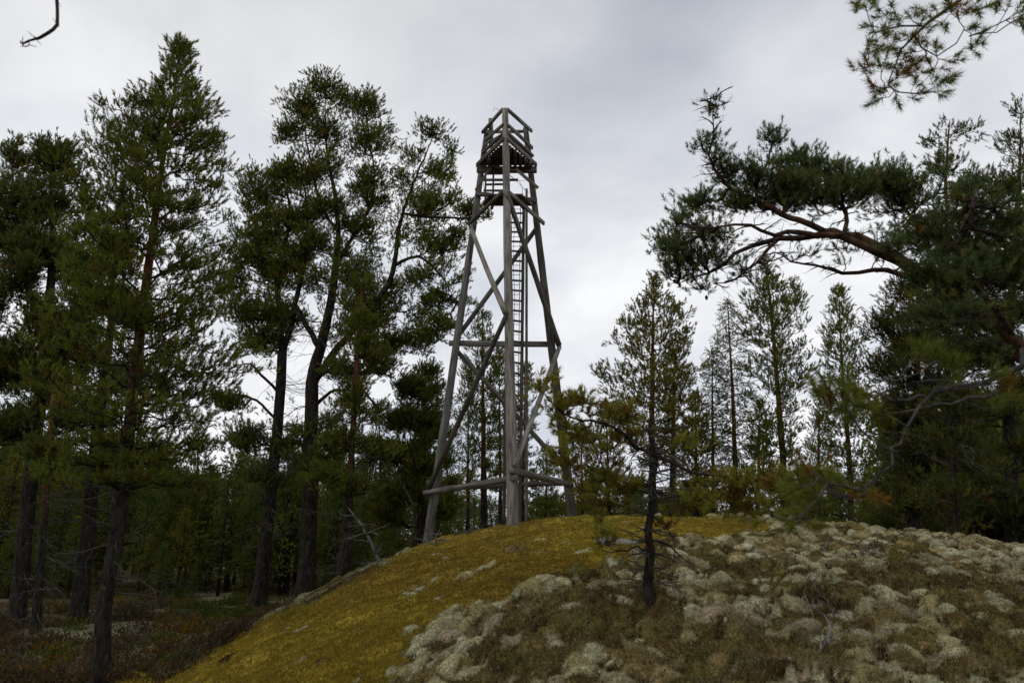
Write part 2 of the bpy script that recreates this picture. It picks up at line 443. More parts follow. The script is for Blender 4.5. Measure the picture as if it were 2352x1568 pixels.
def samp(x, y):
    i = np.clip(np.searchsorted(gx, x) - 1, 0, nx_ - 2); j = np.clip(np.searchsorted(gy, y) - 1, 0, ny_ - 2)
    fx = (x - gx[i]) / (gx[i + 1] - gx[i]); fy = (y - gy[j]) / (gy[j + 1] - gy[j])
    z = GZ[j, i] * (1 - fx) * (1 - fy) + GZ[j, i + 1] * fx * (1 - fy) + GZ[j + 1, i] * (1 - fx) * fy + GZ[j + 1, i + 1] * fx * fy
    n = nrm(np.stack([-(GZ[j, i + 1] - GZ[j, i]) / (gx[i + 1] - gx[i]), -(GZ[j + 1, i] - GZ[j, i]) / (gy[j + 1] - gy[j]), np.ones(len(x))], -1))
    return z, n, gcol[j, i]
def blades(p, n, h, w, col, spread=.6, rng=RNG, crook=0):
    k = len(p); d = nrm(n * 1.0 + np.array([0, 0, .5]) + (rng.random((k, 3)) - .5) * 2 * spread)
    s = nrm(np.cross(d, rng.random((k, 3)) - .5)) * (w[:, None] / 2)
    V = np.stack([p - s, p + s, p + d * h[:, None]], 1).reshape(-1, 3)
    F = np.arange(k * 3).reshape(-1, 3); c = np.repeat(col, 3, axis=0).reshape(k, 3, 3)
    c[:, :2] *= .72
    return V, F, np.clip(c.reshape(-1, 3), .003, 1)
def scatter(n, rg, y0=4.6, y1=19):
    u = rg.random(n); y = 1 / (1 / y0 + u * (1 / y1 - 1 / y0)); x = (rg.random(n) * 2 - 1) * (.74 * y + .6)
    return x, y
rg = np.random.default_rng(77)
x, y = scatter(1100000, rg); ok = (x > -7.9) & (x < 9.9); x, y = x[ok], y[ok]
z, n, c = samp(x, y); m_ = moss_mask(x, y); lum = c.mean(1)
islich = (lum > .2) & (~m_ | (lum > .25))
def stuff(name, sel, h0, h1, w0, w1, spread, cvar, tint=None, mixin=None):
    k = int(sel.sum()); px_ = np.stack([x[sel], y[sel], z[sel] - .004], -1)
    dist = y[sel] / 9.0
    h = (h0 + (h1 - h0) * rg.random(k)); w = (w0 + (w1 - w0) * rg.random(k)) * np.clip(dist, .7, 2.0)
    cc = c[sel] * (1 - cvar / 2 + cvar * rg.random((k, 1)))
    if mixin is not None:
        t = rg.random(k) < mixin[0]; cc[t] = np.array(mixin[1])[rg.integers(0, len(mixin[1]), int(t.sum()))] * (.7 + .6 * rg.random((int(t.sum()), 1)))
    if tint is not None:
        t = rg.random(k) < tint[0]; cc[t] = np.array(tint[1]) * (.6 + .8 * rg.random((int(t.sum()), 1)))
    V, F, col = blades(px_, n[sel], h, w, cc, spread, rg)
    o = mesh(name, V, F, ["fuzz"], col); o["kind"] = "stuff"; return o
low_ = (z < -1.3)
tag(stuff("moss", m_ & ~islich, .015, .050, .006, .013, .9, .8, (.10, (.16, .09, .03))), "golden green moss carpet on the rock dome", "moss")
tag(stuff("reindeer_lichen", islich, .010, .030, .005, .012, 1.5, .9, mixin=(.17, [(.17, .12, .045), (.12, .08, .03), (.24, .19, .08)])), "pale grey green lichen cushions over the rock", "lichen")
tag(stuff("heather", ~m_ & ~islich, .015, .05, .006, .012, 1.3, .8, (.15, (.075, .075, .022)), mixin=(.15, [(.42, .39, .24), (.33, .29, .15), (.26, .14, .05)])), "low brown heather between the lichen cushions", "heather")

# ------------------------------------------------------------------ timber members
GREY = (1.08, 1.07, 1.05); DARK = (.72, .69, .65); PALE = (1.45, 1.45, 1.43); BRWN = (.68, .60, .52)
def with_grain(V, a, b, rng):
    ax = nrm(b - a); r = np.array([0, 1., 0]) if abs(ax[2]) > .7 else np.array([0, 0, 1.])
    u = nrm(np.cross(ax, r)); v = np.cross(ax, u); q = V - a
    off = rng.random(3) * 20
    return np.stack([q @ u, q @ v, q @ ax], -1) + off
def log(name, a, b, r0, r1, par, col=GREY, sides=14, bend=0.01, seed=None):
    rng = np.random.default_rng(seed if seed is not None else int(abs(a[0] * 977 + b[2] * 131 + a[2] * 57) * 10) % 99991)
    a = np.asarray(a, float); b = np.asarray(b, float); L = np.linalg.norm(b - a); n = max(4, int(L / .35))
    t = np.linspace(0, 1, n); pts = a + (b - a) * t[:, None]
    side = nrm(rng.random(3) - .5); pts += side * (np.sin(t * np.pi) * bend * L * (rng.random() - .3))[:, None]
    rad = (r0 + (r1 - r0) * t) * (1 + .05 * (rng.random(n) - .5))
    V, F = tube(pts, rad, sides, True, .035, rng)
    c = np.broadcast_to(np.array(col) * (.75 + .5 * rng.random()) * (1 + np.array([.06, 0, -.08]) * (rng.random() - .4)), (len(V), 3))
    return mesh(name, V, F, ["weathered_wood"], c, par, False, grain=with_grain(V, a, b, rng))
def board(name, a, b, w, h, par, col=GREY, up=(0, 0, 1), taper=1.0):
    """squared timber; h along 'up', w across; chamfered edges and slightly uneven"""
    a = np.asarray(a, float); b = np.asarray(b, float); d = nrm(b - a); up = np.asarray(up, float)
    s = nrm(np.cross(d, up)); u = np.cross(s, d); c_ = min(w, h) * .14
    rng = np.random.default_rng(int(abs(a[0] * 977 + b[2] * 131 + a[1] * 57 + w * 9999) * 10) % 99991)
    prof = [(-w / 2 + c_, -h / 2), (w / 2 - c_, -h / 2), (w / 2, -h / 2 + c_), (w / 2, h / 2 - c_), (w / 2 - c_, h / 2), (-w / 2 + c_, h / 2), (-w / 2, h / 2 - c_), (-w / 2, -h / 2 + c_)]
    n = max(3, int(np.linalg.norm(b - a) / .4)); V = []
    for i in range(n):
        t = i / (n - 1); k = 1 + (taper - 1) * t; o = a + (b - a) * t + (rng.random(3) - .5) * .006
        V += [o + s * (x_ * k + (rng.random() - .5) * .004) + u * (y_ * k + (rng.random() - .5) * .004) for x_, y_ in prof]
    V = np.array(V); F = []
    for i in range(n - 1):
        for j in range(8):
            q = [i * 8 + j, i * 8 + (j + 1) % 8, (i + 1) * 8 + (j + 1) % 8, (i + 1) * 8 + j]
            F += [[q[0], q[1], q[2]], [q[0], q[2], q[3]]]
    for j in range(1, 7):
        F.append([0, j + 1, j]); e_ = (n - 1) * 8; F.append([e_, e_ + j, e_ + j + 1])
    c = np.broadcast_to(np.array(col) * (.75 + .5 * rng.random()) * (1 + np.array([.06, 0, -.08]) * (rng.random() - .4)), (len(V), 3))
    return mesh(name, V, np.array(F), ["weathered_wood"], c, par, grain=with_grain(V, a, b, rng))
def lerp(a, b, t): return np.asarray(a) + (np.asarray(b) - np.asarray(a)) * t
class Leg:                         # straight leg through two sight points at two depths
    def __init__(s, p0, Y0, p1, Y1):
        s.a = P(*p0, Y0); s.b = P(*p1, Y1)
    def z(s, z_): return lerp(s.a, s.b, (z_ - s.a[2]) / (s.b[2] - s.a[2]))
    def py(s, py):                 # point of the leg at a photo height
        lo, hi = -.2, 1.2
        for _ in range(40):
            m = (lo + hi) / 2; p = lerp(s.a, s.b, m); y_ = H2 - FPX * (p[2] * math.cos(PITCH) - p[1] * math.sin(PITCH)) / (p[1] * math.cos(PITCH) + p[2] * math.sin(PITCH))
            if y_ > py: lo = m
            else: hi = m
        return lerp(s.a, s.b, lo)
FL = Leg((1178, 1212), 17.0, (1160, 252), 18.0)
LL = Leg((978, 1270), 20.3, (1119, 300), 19.3)
RL = Leg((1315, 1192), 20.3, (1207, 294), 19.3)
CEN = (FL.a + LL.a + RL.a) / 3
tower = thing("lookout_tower", (CEN[0], CEN[1], hz(CEN[0], CEN[1])), "tall weathered grey timber lookout tower on three log legs with ladder and railed deck", "tower")
def root_z(L_):
    for t in np.linspace(-.15, .1, 60):
        p = lerp(L_.a, L_.b, t)
        if p[2] > hz(p[0], p[1]) - .25: return p
    return L_.a
log("leg", root_z(FL), FL.b, .138, .085, tower, GREY, 18, .002, 1)
log("leg", root_z(LL), LL.b, .125, .08, tower, GREY, 16, .004, 2)
log("leg", root_z(RL), RL.b, .135, .08, tower, (.85, .82, .78), 16, .004, 3)
dF = np.array([0, -1., 0]); dR = nrm(RL.a - FL.a); dL = nrm(LL.a - FL.a)
oR = nrm(np.array([1., -.5, 0])); oL = nrm(np.array([-1., -.65, 0]))      # outward normals of the two front faces
def onR(L_, py, o=.16): return L_.py(py) + oR * o
def onL(L_, py, o=.16): return L_.py(py) + oL * o
def onB(L_, py, o=.14): return L_.py(py) + np.array([0, -1., 0]) * -o
def ext(a, b, e0, e1): d = nrm(b - a); return a - d * e0, b + d * e1
# lower ring of logs
a, b = ext(P(1180, 1082, FL.py(1082)[1] - .13), P(1308, 1112, RL.py(1112)[1] - .16), .10, .12); log("cross_log", a, b, .085, .075, tower, DARK, 14)
a, b = ext(P(1180, 1098, FL.py(1098)[1] - .13), P(985, 1130, LL.py(1130)[1] - .15), .08, .22); log("cross_log", a, b, .08, .07, tower, GREY, 14)
a, b = ext(P(1000, 1121, LL.py(1121)[1] + .12), P(1305, 1108, RL.py(1108)[1] + .12), .2, .1); log("cross_log", a, b, .07, .07, tower, DARK, 12)
# squared beam of the middle ring
a, b = P(1031, 788, LL.py(788)[1] + .13), P(1262, 790.5, RL.py(790)[1] + .13); board("cross_beam", a, b, .09, .15, tower, (.8, .77, .72))
# diagonal braces, lower storey
log("brace", P(1181, 1070, FL.py(1070)[1] - .16), P(1285, 796, RL.py(796)[1] - .14), .065, .062, tower, PALE, 12)
log("brace", P(985, 1122, LL.py(1122)[1] - .15), P(1163, 724, FL.py(724)[1] - .14), .075, .06, tower, BRWN, 12)
log("brace", P(1050, 806, LL.py(806)[1] + .1), P(1300, 1078, RL.py(1078)[1] + .12), .065, .07, tower, DARK, 12)
# upper storey
log("brace", P(1162, 720, FL.py(720)[1] - .15), P(1081, 522, LL.py(522)[1] - .1), .075, .06, tower, (1.15, 1.08, 1.0), 12)
log("brace", P(1284, 793, RL.py(793)[1] - .15), P(1165, 447, FL.py(447)[1] - .12), .08, .065, tower, DARK, 12)
log("brace", P(1052, 772, LL.py(772)[1] + .12), P(1231, 526, RL.py(526)[1] + .12), .07, .065, tower, DARK, 12)
board("brace", P(1168, 441, FL.py(441)[1] - .12), P(1249, 513, RL.py(511)[1] - .16), .06, .12, tower, GREY)
board("brace", P(1153, 441, FL.py(441)[1] - .12), P(1076, 515, LL.py(511)[1] - .16), .06, .11, tower, BRWN)
# rest platform between the legs
zp = FL.py(446)[2]
def atz(px, py, z_):               # a point on the level z_ in the line of sight
    u, a_, b_ = ray(px, py); Y = z_ / b_ * a_; return np.array([u / a_ * Y, Y, z_])
n0, n1p, f0, f1 = P(1123, 446, 18.0), P(1199, 446, 18.0), None, None
zpl = n0[2]; far_y = atz(1106, 471, zpl)[1]
plat = [P(1123, 446, 18.0), P(1199, 446, 18.0), atz(1226, 472, zpl), atz(1106, 472, zpl)]
np_ = 6
for i in range(np_):
    t0, t1 = (i + .03) / np_, (i + .97) / np_; A = lerp(plat[0], plat[3], (t0 + t1) / 2); B = lerp(plat[1], plat[2], (t0 + t1) / 2)
    w = np.linalg.norm(plat[3] - plat[0]) / np_ * .93
    board("platform_plank", A, B, w, .035, tower, BRWN)
for t in (.2, .8): board("joist", lerp(lerp(plat[0], plat[1], t), lerp(plat[3], plat[2], t), .04) - [0, 0, .075], lerp(lerp(plat[0], plat[1], t), lerp(plat[3], plat[2], t), 1.0) - [0, 0, .075], .06, .1, tower, BRWN)
board("cross_beam", P(1092, 445, LL.py(445)[1] - .12), P(1133, 449, LL.py(445)[1] - .10), .07, .13, tower, DARK)
board("cross_beam", P(1204, 457, RL.py(457)[1] - .1), P(1233, 461, RL.py(457)[1] - .12), .06, .13, tower, DARK)
# lookout deck: triangle of planks carried by joists, edge boards and a heavy back beam
zd = P(1158, 322, 17.75)[2]
dk = [atz(1158, 324, zd), atz(1097, 380, zd), atz(1231, 379, zd)]
yb = (dk[1][1] + dk[2][1]) / 2; yf = dk[0][1]
npl = 11
for i in range(npl):
    t = (i + .5) / npl
    A = lerp(dk[0], dk[1], t); B = lerp(dk[0], dk[2], t); w = (yb - yf) / npl * .95
    e_ = .05; d_ = nrm(B - A)
    if np.linalg.norm(B - A) < .3: continue
    board("deck_plank", A + d_ * .03, B - d_ * .03, w, .035, tower, BRWN)
zB = zd - .12
for px_ in (1124, 1140, 1150, 1171, 1183.5, 1195.5, 1207.5, 1218): 
    p = atz(px_, 372, zd - .075); fr = atz(px_, 345, zd - .075)
    lf = max(0.12, min(1, (abs(px_ - 1164) - 4) / 62)); ysta = yf + (yb - yf) * lf + .05
    if px_ in (1140, 1150): continue
    board("joist", [p[0], min(ysta, yb - .3), zd - .075], [p[0], yb + .02, zd - .075], .09, .11, tower, DARK)
board("cross_beam", P(1095, 390, yb + .02), P(1233, 390, yb + .02), .08, .19, tower, BRWN)
board("cross_beam", P(1116, 365, yb - .1), P(1152, 365, yb - .1), .05, .05, tower, DARK)
ed = zd + .0
def fr_(px, py, Y): return P(px, py, Y)
yF_ = FL.py(320)[1] - .11
board("edge_board", P(1156, 318, yF_), P(1095, 380, 19.2), .055, .135, tower, (.95, .85, .72))
board("edge_board", P(1166, 318, yF_), P(1232, 379, 19.2), .055, .135, tower, GREY)
log("rail", P(1168, 308, FL.py(308)[1] - .04), P(1223, 358, 19.15), .055, .055, tower, GREY, 10)
log("rail", P(1154, 309, FL.py(308)[1] - .04), P(1108, 352, 19.15), .05, .045, tower, DARK, 10)
board("rail", P(1166, 287, FL.py(287)[1] - .09), P(1223, 340, 19.15), .045, .11, tower, GREY)
board("rail", P(1155, 287, FL.py(287)[1] - .09), P(1114, 322, 19.2), .045, .10, tower, (.95, .85, .72))
board("rail", P(1116, 320, 19.25), P(1107, 349, 19.1), .045, .07, tower, DARK)
board("rail", P(1166, 252, FL.py(256)[1] - .02), P(1221, 301, 19.25), .07, .10, tower, (1.05, 1.02, .95))
board("rail", P(1154, 252, FL.py(256)[1] - .02), P(1108, 304, 19.25), .07, .10, tower, GREY)
board("rail", P(1118, 303.5, LL.py(303)[1] + .08), P(1208, 302, RL.py(303)[1] + .08), .05, .09, tower, GREY)
board("rail", P(1117, 330, 19.0), P(1155, 308, 18.3), .035, .06, tower, DARK)
board("post", P(1127.5, 338, 18.95), P(1127, 274, 18.95), .13, .13, tower, GREY, up=(0, 1, 0))
board("post", P(1119, 316, 19.28), P(1118, 300, 19.26), .11, .11, tower, GREY, up=(0, 1, 0))
# small braces under the deck
board("brace", P(1131, 379, 18.9), P(1092, 437, 18.95), .04, .06, tower, (1.0, .85, .7))
board("brace", P(1132, 381, 18.9), P(1188, 393, 18.85), .04, .08, tower, (1.0, .85, .7))
board("brace", P(1184, 388, 18.8), P(1236, 432, 18.95), .045, .09, tower, (1.0, .85, .7))
# guard ladder between rest platform and deck
gl = 19.45
for px_ in (1115.5, 1133.5): board("guard_stile", P(px_ - .8, 462, gl), P(px_, 380, gl), .05, .06, tower, DARK, up=(0, 1, 0))
for py_, x0_, x1_ in ((413.5, 1109, 1190), (399, 1116, 1168), (424, 1115, 1168), (438, 1110, 1170), (386, 1114, 1160)):
    board("guard_rail", P(x0_, py_, gl - .07), P(x1_, py_ - .5, gl - .07), .04, .075 if py_ == 413.5 else .06, tower, BRWN)
# climbing ladder
lt, lb = P(1203, 477, 19.0), P(1193.5, 1215, 18.6); lt2, lb2 = P(1169, 477, 19.0), P(1157, 1200, 18.6)
mid_ = P(1199.5, 790, 18.85)
ladder_tilt = (lb - lt)
for s0, s1 in ((lt, lb), (lt2, lb2)):
    log("ladder_stile", s0, s1 - [0, 0, .15], .042, .046, tower, (.45, .42, .38), 8, .001)
nr = int((lt[2] - lb[2]) / .29)
for i in range(nr):
    t = (i + .6) / nr; A = lerp(lt, lb, t); B = lerp(lt2, lb2, t)
    log("rung", A + [.03, 0, 0], B - [.03, 0, 0], .029, .029, tower, (.5, .44, .38), 7, 0.0, 50 + i)
# thin steel ladder hung in front of it
st, sb = P(1195.5, 470, 18.8), P(1188.5, 1130, 18.45); st2, sb2 = P(1176, 470, 18.8), P(1166, 1130, 18.45)
for s0, s1 in ((st, sb), (st2, sb2)):
    V, F = tube([s0, lerp(s0, s1, .5), s1], .012, 6); mesh("steel_rail", V, F, ["steel"], None, tower)
nr = int((st[2] - sb[2]) / .27)
for i in range(nr):
    t = (i + .5) / nr; V, F = tube([lerp(st, sb, t), lerp(st2, sb2, t)], .008, 5); mesh("steel_rung", V, F, ["steel"], None, tower)
# slim pole running down behind the ladder
log("pole", P(1209.5, 434, 19.4), P(1209, 1210, 19.3), .034, .042, tower, DARK, 8, .001)
# loose wires at the platforms
for pts in ([(1168, 398), (1182, 412), (1195, 425), (1205, 436)], [(1168, 402), (1185, 413), (1199, 415), (1209, 414)], [(1193, 416), (1199, 430), (1201, 446)],
            [(1116, 399), (1110, 420), (1113, 436)], [(1147, 257), (1141, 249), (1135, 249), (1134, 254)], [(1205, 434), (1213, 442), (1217, 441)], [(1178, 480), (1181, 520), (1179, 600), (1182, 680), (1180, 760)]):
    q, r_ = smooth_poly([P(*p_, 18.7) for p_ in pts], [.006] * len(pts), .1); V, F = tube(q, r_, 4); mesh("wire", V, F, ["steel"], None, tower)
# bolts at the joints
for p_, o_ in ((P(1249, 511, RL.py(511)[1] - .2), 0), (P(1282, 792, RL.py(792)[1] - .22), 0), (P(1302, 1105, RL.py(1105)[1] - .22), 0), (P(1181, 1098, FL.py(1098)[1] - .22), 0), (P(1231, 377, 19.1), 0), (P(1098, 380, 19.1), 0)):
    V, F = tube([p_, p_ + [0, .06, 0]], [.02, .02], 6); mesh("bolt", V, F, ["steel"], None, tower)

# ------------------------------------------------------------------ trees
def tufts(Cn, D, L, m, nl, w, col, rng, a0=20, a1=54, cvar=.5):
    """needle shoots: Cn base, D direction, L length, m needles each"""
    n = len(Cn); t = rng.random((n, m)) ** .75
    ref = np.where(np.abs(D[:, 2:3]) > .8, np.array([[1., 0, 0]]), np.array([[0, 0, 1.]]))
    U = nrm(np.cross(D, ref)); Vv = np.cross(D, U)
    th = np.radians(a1 - (a1 - a0) * t) * (.75 + .5 * rng.random((n, m))); ph = rng.random((n, m)) * 2 * np.pi
    bs = Cn[:, None] + D[:, None] * (L[:, None] * t)[..., None]
    dr = D[:, None] * np.cos(th)[..., None] + (U[:, None] * np.cos(ph)[..., None] + Vv[:, None] * np.sin(ph)[..., None]) * np.sin(th)[..., None]
    ln = nl * (.7 + .5 * rng.random((n, m)))
    sd = nrm(np.cross(dr, rng.random((n, m, 3)) - .5)) * (w / 2)
    V = np.stack([bs - sd, bs + sd, bs + dr * ln[..., None]], 2).reshape(-1, 3)
    c = col[:, None, None, :] * (1 - cvar / 2 + cvar * rng.random((n, m)))[..., None, None]
    c = np.broadcast_to(c, (n, m, 3, 3)).reshape(-1, 3)
    return V, np.arange(n * m * 3).reshape(-1, 3), c

def grow(nodes, att, rng, bf=.25, sag=.06, up=.25):
    """join every attractor to the nearest suitable branch: returns nodes, parents, tip ids"""
    nn = len(nodes); k = 3
    N = np.zeros((nn + len(att) * k, 3)); N[:nn] = nodes; par = np.full(len(N), -1); path = np.zeros(len(N)); tip = []
    d0 = np.array([np.min(np.sum((nodes - a_) ** 2, 1)) for a_ in att]); order = np.argsort(d0)
    cnt = nn
    for i in order:
        a_ = att[i]; q = a_ - N[:cnt]; dh = np.sqrt(q[:, 0] ** 2 + q[:, 1] ** 2); dz = q[:, 2] - up * dh
        cost = np.sqrt(dh ** 2 + (1.5 * dz) ** 2) + bf * path[:cnt]; j = int(np.argmin(cost))
        p0 = N[j]; L = np.linalg.norm(a_ - p0); pr = j
        for s in range(1, k + 1):
            t = s / k; x_ = p0 + (a_ - p0) * t
            if s < k: x_ = x_ + (rng.random(3) - .5) * L * .16 - np.array([0, 0, sag * L * math.sin(t * math.pi)])
            N[cnt] = x_; par[cnt] = pr; path[cnt] = path[pr] + L / k; pr = cnt; cnt += 1
        tip.append(cnt - 1)
    return N[:cnt], par[:cnt], np.array(tip), order

BARK_LO = np.array([.026, .021, .017]); BARK_HI = np.array([.125, .052, .025])
GREEN = np.array([.120, .150, .024]); BLUEG = np.array([.095, .125, .030]); OLIVE = np.array([.175, .165, .026]); RUST = np.array([.21, .115, .028])
def trunk_mesh(par_, trunk, limbs, zr, rng, red=.5, bark=None):
    ac = Acc()
    for k, (pts, rad) in enumerate([trunk] + limbs):
        q, r_ = smooth_poly(pts, rad, .22 if k else .3, .02 if k == 0 else .04, rng)
        if k == 0: r_ = r_ * (1 + .35 * np.exp(-(q[:, 2] - q[0, 2]) / .35))
        V, F = tube(q, r_, 12 if k == 0 else 8, True, .06, rng)
        f = sstep(red - .12, red + .25, (V[:, 2] - zr[0]) / max(zr[1] - zr[0], .1))[:, None]
        ac.add(V, F, BARK_LO * (1 - f) + BARK_HI * f if bark is None else np.array(bark))
    return ac.build("trunk", "bark", par_, True)
def tree(name, label, trunk, att, group=None, limbs=(), green=GREEN, seed=0, shoots=3, m=12, nl=.07, w=.018, sl=.19, cat="tree", red=.5,
         jit=.13, bf=.25, sag=.05, up=.25, upt=.6, dead=0, dead_z=(.12, .45), dead_len=1.2, rust=.04, cvar=.55, twr=.0042, spruce=False, branch_col=None, deadcol=(.075, .070, .060), a1=54, a_dead=False, bark=None):
    rng = np.random.default_rng(seed + 100)
    root = thing(name, trunk[0][0], label, cat, group)
    limbs = list(limbs)
    zr = (trunk[0][0][2], max([p_[2] for p_ in trunk[0]] + [p_[2] for l_ in limbs for p_ in l_[0]]))
    trunk_mesh(root, trunk, limbs, zr, rng, red, bark)
    base = [smooth_poly(*trunk, .15)[0]] + [smooth_poly(*l_, .12)[0] for l_ in limbs]
    base = np.vstack(base)
    if len(att):
        zlo = att[:, 2].min() - .5
        bn = base[base[:, 2] > zlo]; bn = bn if len(bn) > 4 else base
        N, par, tip, order = grow(bn, att, rng, bf, sag, up)
        cnt = np.zeros(len(N)); cnt[tip] += 1
        for i in range(len(N) - 1, len(bn) - 1, -1):
            if par[i] >= 0: cnt[par[i]] += cnt[i]
        ids = np.arange(len(bn), len(N)); r_ = twr * np.maximum(cnt, 1) ** .44
        A, B = N[par[ids]], N[ids]; pa = par[ids]
        rA = np.where(pa < len(bn), r_[ids] * 1.15, np.minimum(r_[pa], r_[ids] * 1.6)); rB = r_[ids]
        V, F = edges_mesh(A, B, rA, rB, 4 if m > 30 else 3)
        f = sstep(.25, .8, (V[:, 2] - zr[0]) / (zr[1] - zr[0]))[:, None] * .45
        bc = BARK_LO * .75 * (1 - f) + BARK_HI * .6 * f if branch_col is None else np.broadcast_to(np.array(branch_col), (len(V), 3))
        mesh("branches", V, F, ["twig"], bc, root)
        # shoots round every branch tip
        T = N[tip]; dr = nrm(T - N[par[par[tip]]]); n = len(T)
        Tc = np.repeat(T, shoots, 0); Dc = np.repeat(dr, shoots, 0)
        off = (rng.random((n * shoots, 3)) - .5) * 2 * jit * np.array([1, 1, .6])
        o2 = off.reshape(n, shoots, 3); o2[:, 0] = 0; off = o2.reshape(-1, 3)
        D = nrm(Dc * .6 + np.array([0, 0, upt * 1.2]) + (rng.random((n * shoots, 3)) - .5) * .9 + nrm(off + 1e-6) * .45)
        Cn = Tc + off; L = sl * (.6 + .7 * rng.random(n * shoots))
        # twigs that carry the shoots
        Vt, Ft = edges_mesh(Tc - Dc * .02, Cn + D * L[:, None] * .9, np.full(len(Cn), twr * .8), np.full(len(Cn), twr * .4), 3)
        pc = 1 + .5 * (rng.random((n, 1)) - .5)                      # light and dark clumps
        big = fbm(T[:, 0] * 1.1 + 7, T[:, 2] * 1.1 + T[:, 1], 2, seed)[:, None]
        pc = pc * (.65 + .7 * big)
        col = green * pc; isr = rng.random(n) < rust; col[isr] = RUST * (.6 + .6 * rng.random((int(isr.sum()), 1)))
        ol = rng.random(n) < .2; col[ol] = col[ol] * .4 + OLIVE * .6
        Vn, Fn, cn = tufts(Cn, D, L, m, nl, w, np.repeat(col, shoots, 0), rng, cvar=cvar, a1=a1)
        V = np.vstack([Vn, Vt]); F = np.vstack([Fn, Ft + len(Vn)])
        cc = np.vstack([cn, np.broadcast_to(BARK_LO * .7, (len(Vt), 3))])
        mi = np.r_[np.zeros(len(Fn), int), np.ones(len(Ft), int)]
        mesh("crown", V, F, ["needles", "twig"], np.clip(cc, .002, 1), root, midx=mi)
    if dead:
        tp, tr = smooth_poly(*trunk, .2); A = list(tp[:-1]); B = list(tp[1:]); ra = [.004] * (len(tp) - 1); rb = [.004] * (len(tp) - 1)  # unseen thin stick added inside the trunk to link the dead branches
        for i in range(dead):
            s = dead_z[0] + (dead_z[1] - dead_z[0]) * rng.random(); p = tp[int(s * (len(tp) - 1))] if not a_dead else base[int(rng.random() * len(base))]
            az = rng.random() * 6.283; d = np.array([math.cos(az), math.sin(az), -.15 + .4 * rng.random()])
            L = dead_len * (.35 + .75 * rng.random()); q = p.copy(); r = .006 + .008 * L * rng.random() + .003; n_ = max(3, int(L / .13))
            for k in range(n_):
                d = nrm(d + (rng.random(3) - .5) * .5 + np.array([0, 0, -.03])); q2 = q + d * L / n_
                A.append(q); B.append(q2); ra.append(r); rb.append(r * .85); r *= .85; q = q2
                if rng.random() < .75:
                    d2 = nrm(d + (rng.random(3) - .5) * 1.8); x_ = q.copy(); rr = r * .6; l2 = L * .35 * (1 - k / n_) + .08
                    for kk in range(3):
                        d2 = nrm(d2 + (rng.random(3) - .5) * .7); x2 = x_ + d2 * l2 / 3
                        A.append(x_); B.append(x2); ra.append(rr); rb.append(rr * .7); rr *= .7; x_ = x2
                        if rng.random() < .7:
                            d3 = nrm(d2 + (rng.random(3) - .5) * 1.8); A.append(x_); B.append(x_ + d3 * l2 * .4); ra.append(rr * .7); rb.append(rr * .4)
        V, F = edges_mesh(np.array(A), np.array(B), np.array(ra), np.array(rb), 3)
        mesh("dead_branches", V, F, ["twig"], np.broadcast_to(np.array(deadcol), (len(V), 3)), root)
    return root

def px_m(px, py, Y):                 # metres per photo pixel at that depth
    return abs(P(px + 1, py, Y)[0] - P(px, py, Y)[0])
def env(ells, npads, Y, rng, per=10, pr=.42, flat=.62, depth=1.0):
    """attractors in pads inside ellipses of the silhouette (px,py,rx,ry[,dY])"""
    A = []; wts = np.array([(e_[2] * e_[3]) ** .5 * max(e_[2], e_[3]) ** .6 for e_ in ells]); wts = wts / wts.sum()
    for i in range(npads):
        e_ = ells[rng.choice(len(ells), p=wts)]; dY = e_[4] if len(e_) > 4 else 0
        Yc = Y + dY; s = px_m(e_[0], e_[1], Yc); c = P(e_[0], e_[1], Yc)
        v = nrm(rng.normal(size=3)); r = rng.random() ** .5
        prx = min(pr, e_[2] * s * .6); rx = max(e_[2] * s - prx * .6, .05); rz = max(e_[3] * s - prx * flat * .5, .05)
        p = c + v * r * np.array([rx, rx * depth, rz])
        n = max(2, int(per * (prx / pr) ** 1.5)); u = rng.normal(size=(n, 3)); u = nrm(u) * (rng.random((n, 1)) ** .45) * 1.15
        A.append(p + u * np.array([prx, prx, prx * flat]) + np.array([0, 0, 1]) * (.25 * prx * (1 - (u[:, :1] ** 2 + u[:, 1:2] ** 2)))[:, 0][:, None])
    A = np.vstack(A); q = fbm(A[:, 0] * 1.5 + A[:, 1] * .9 + 3, A[:, 2] * 2.1 + A[:, 1] * .5, 2, 91)
    return A[q > .36]
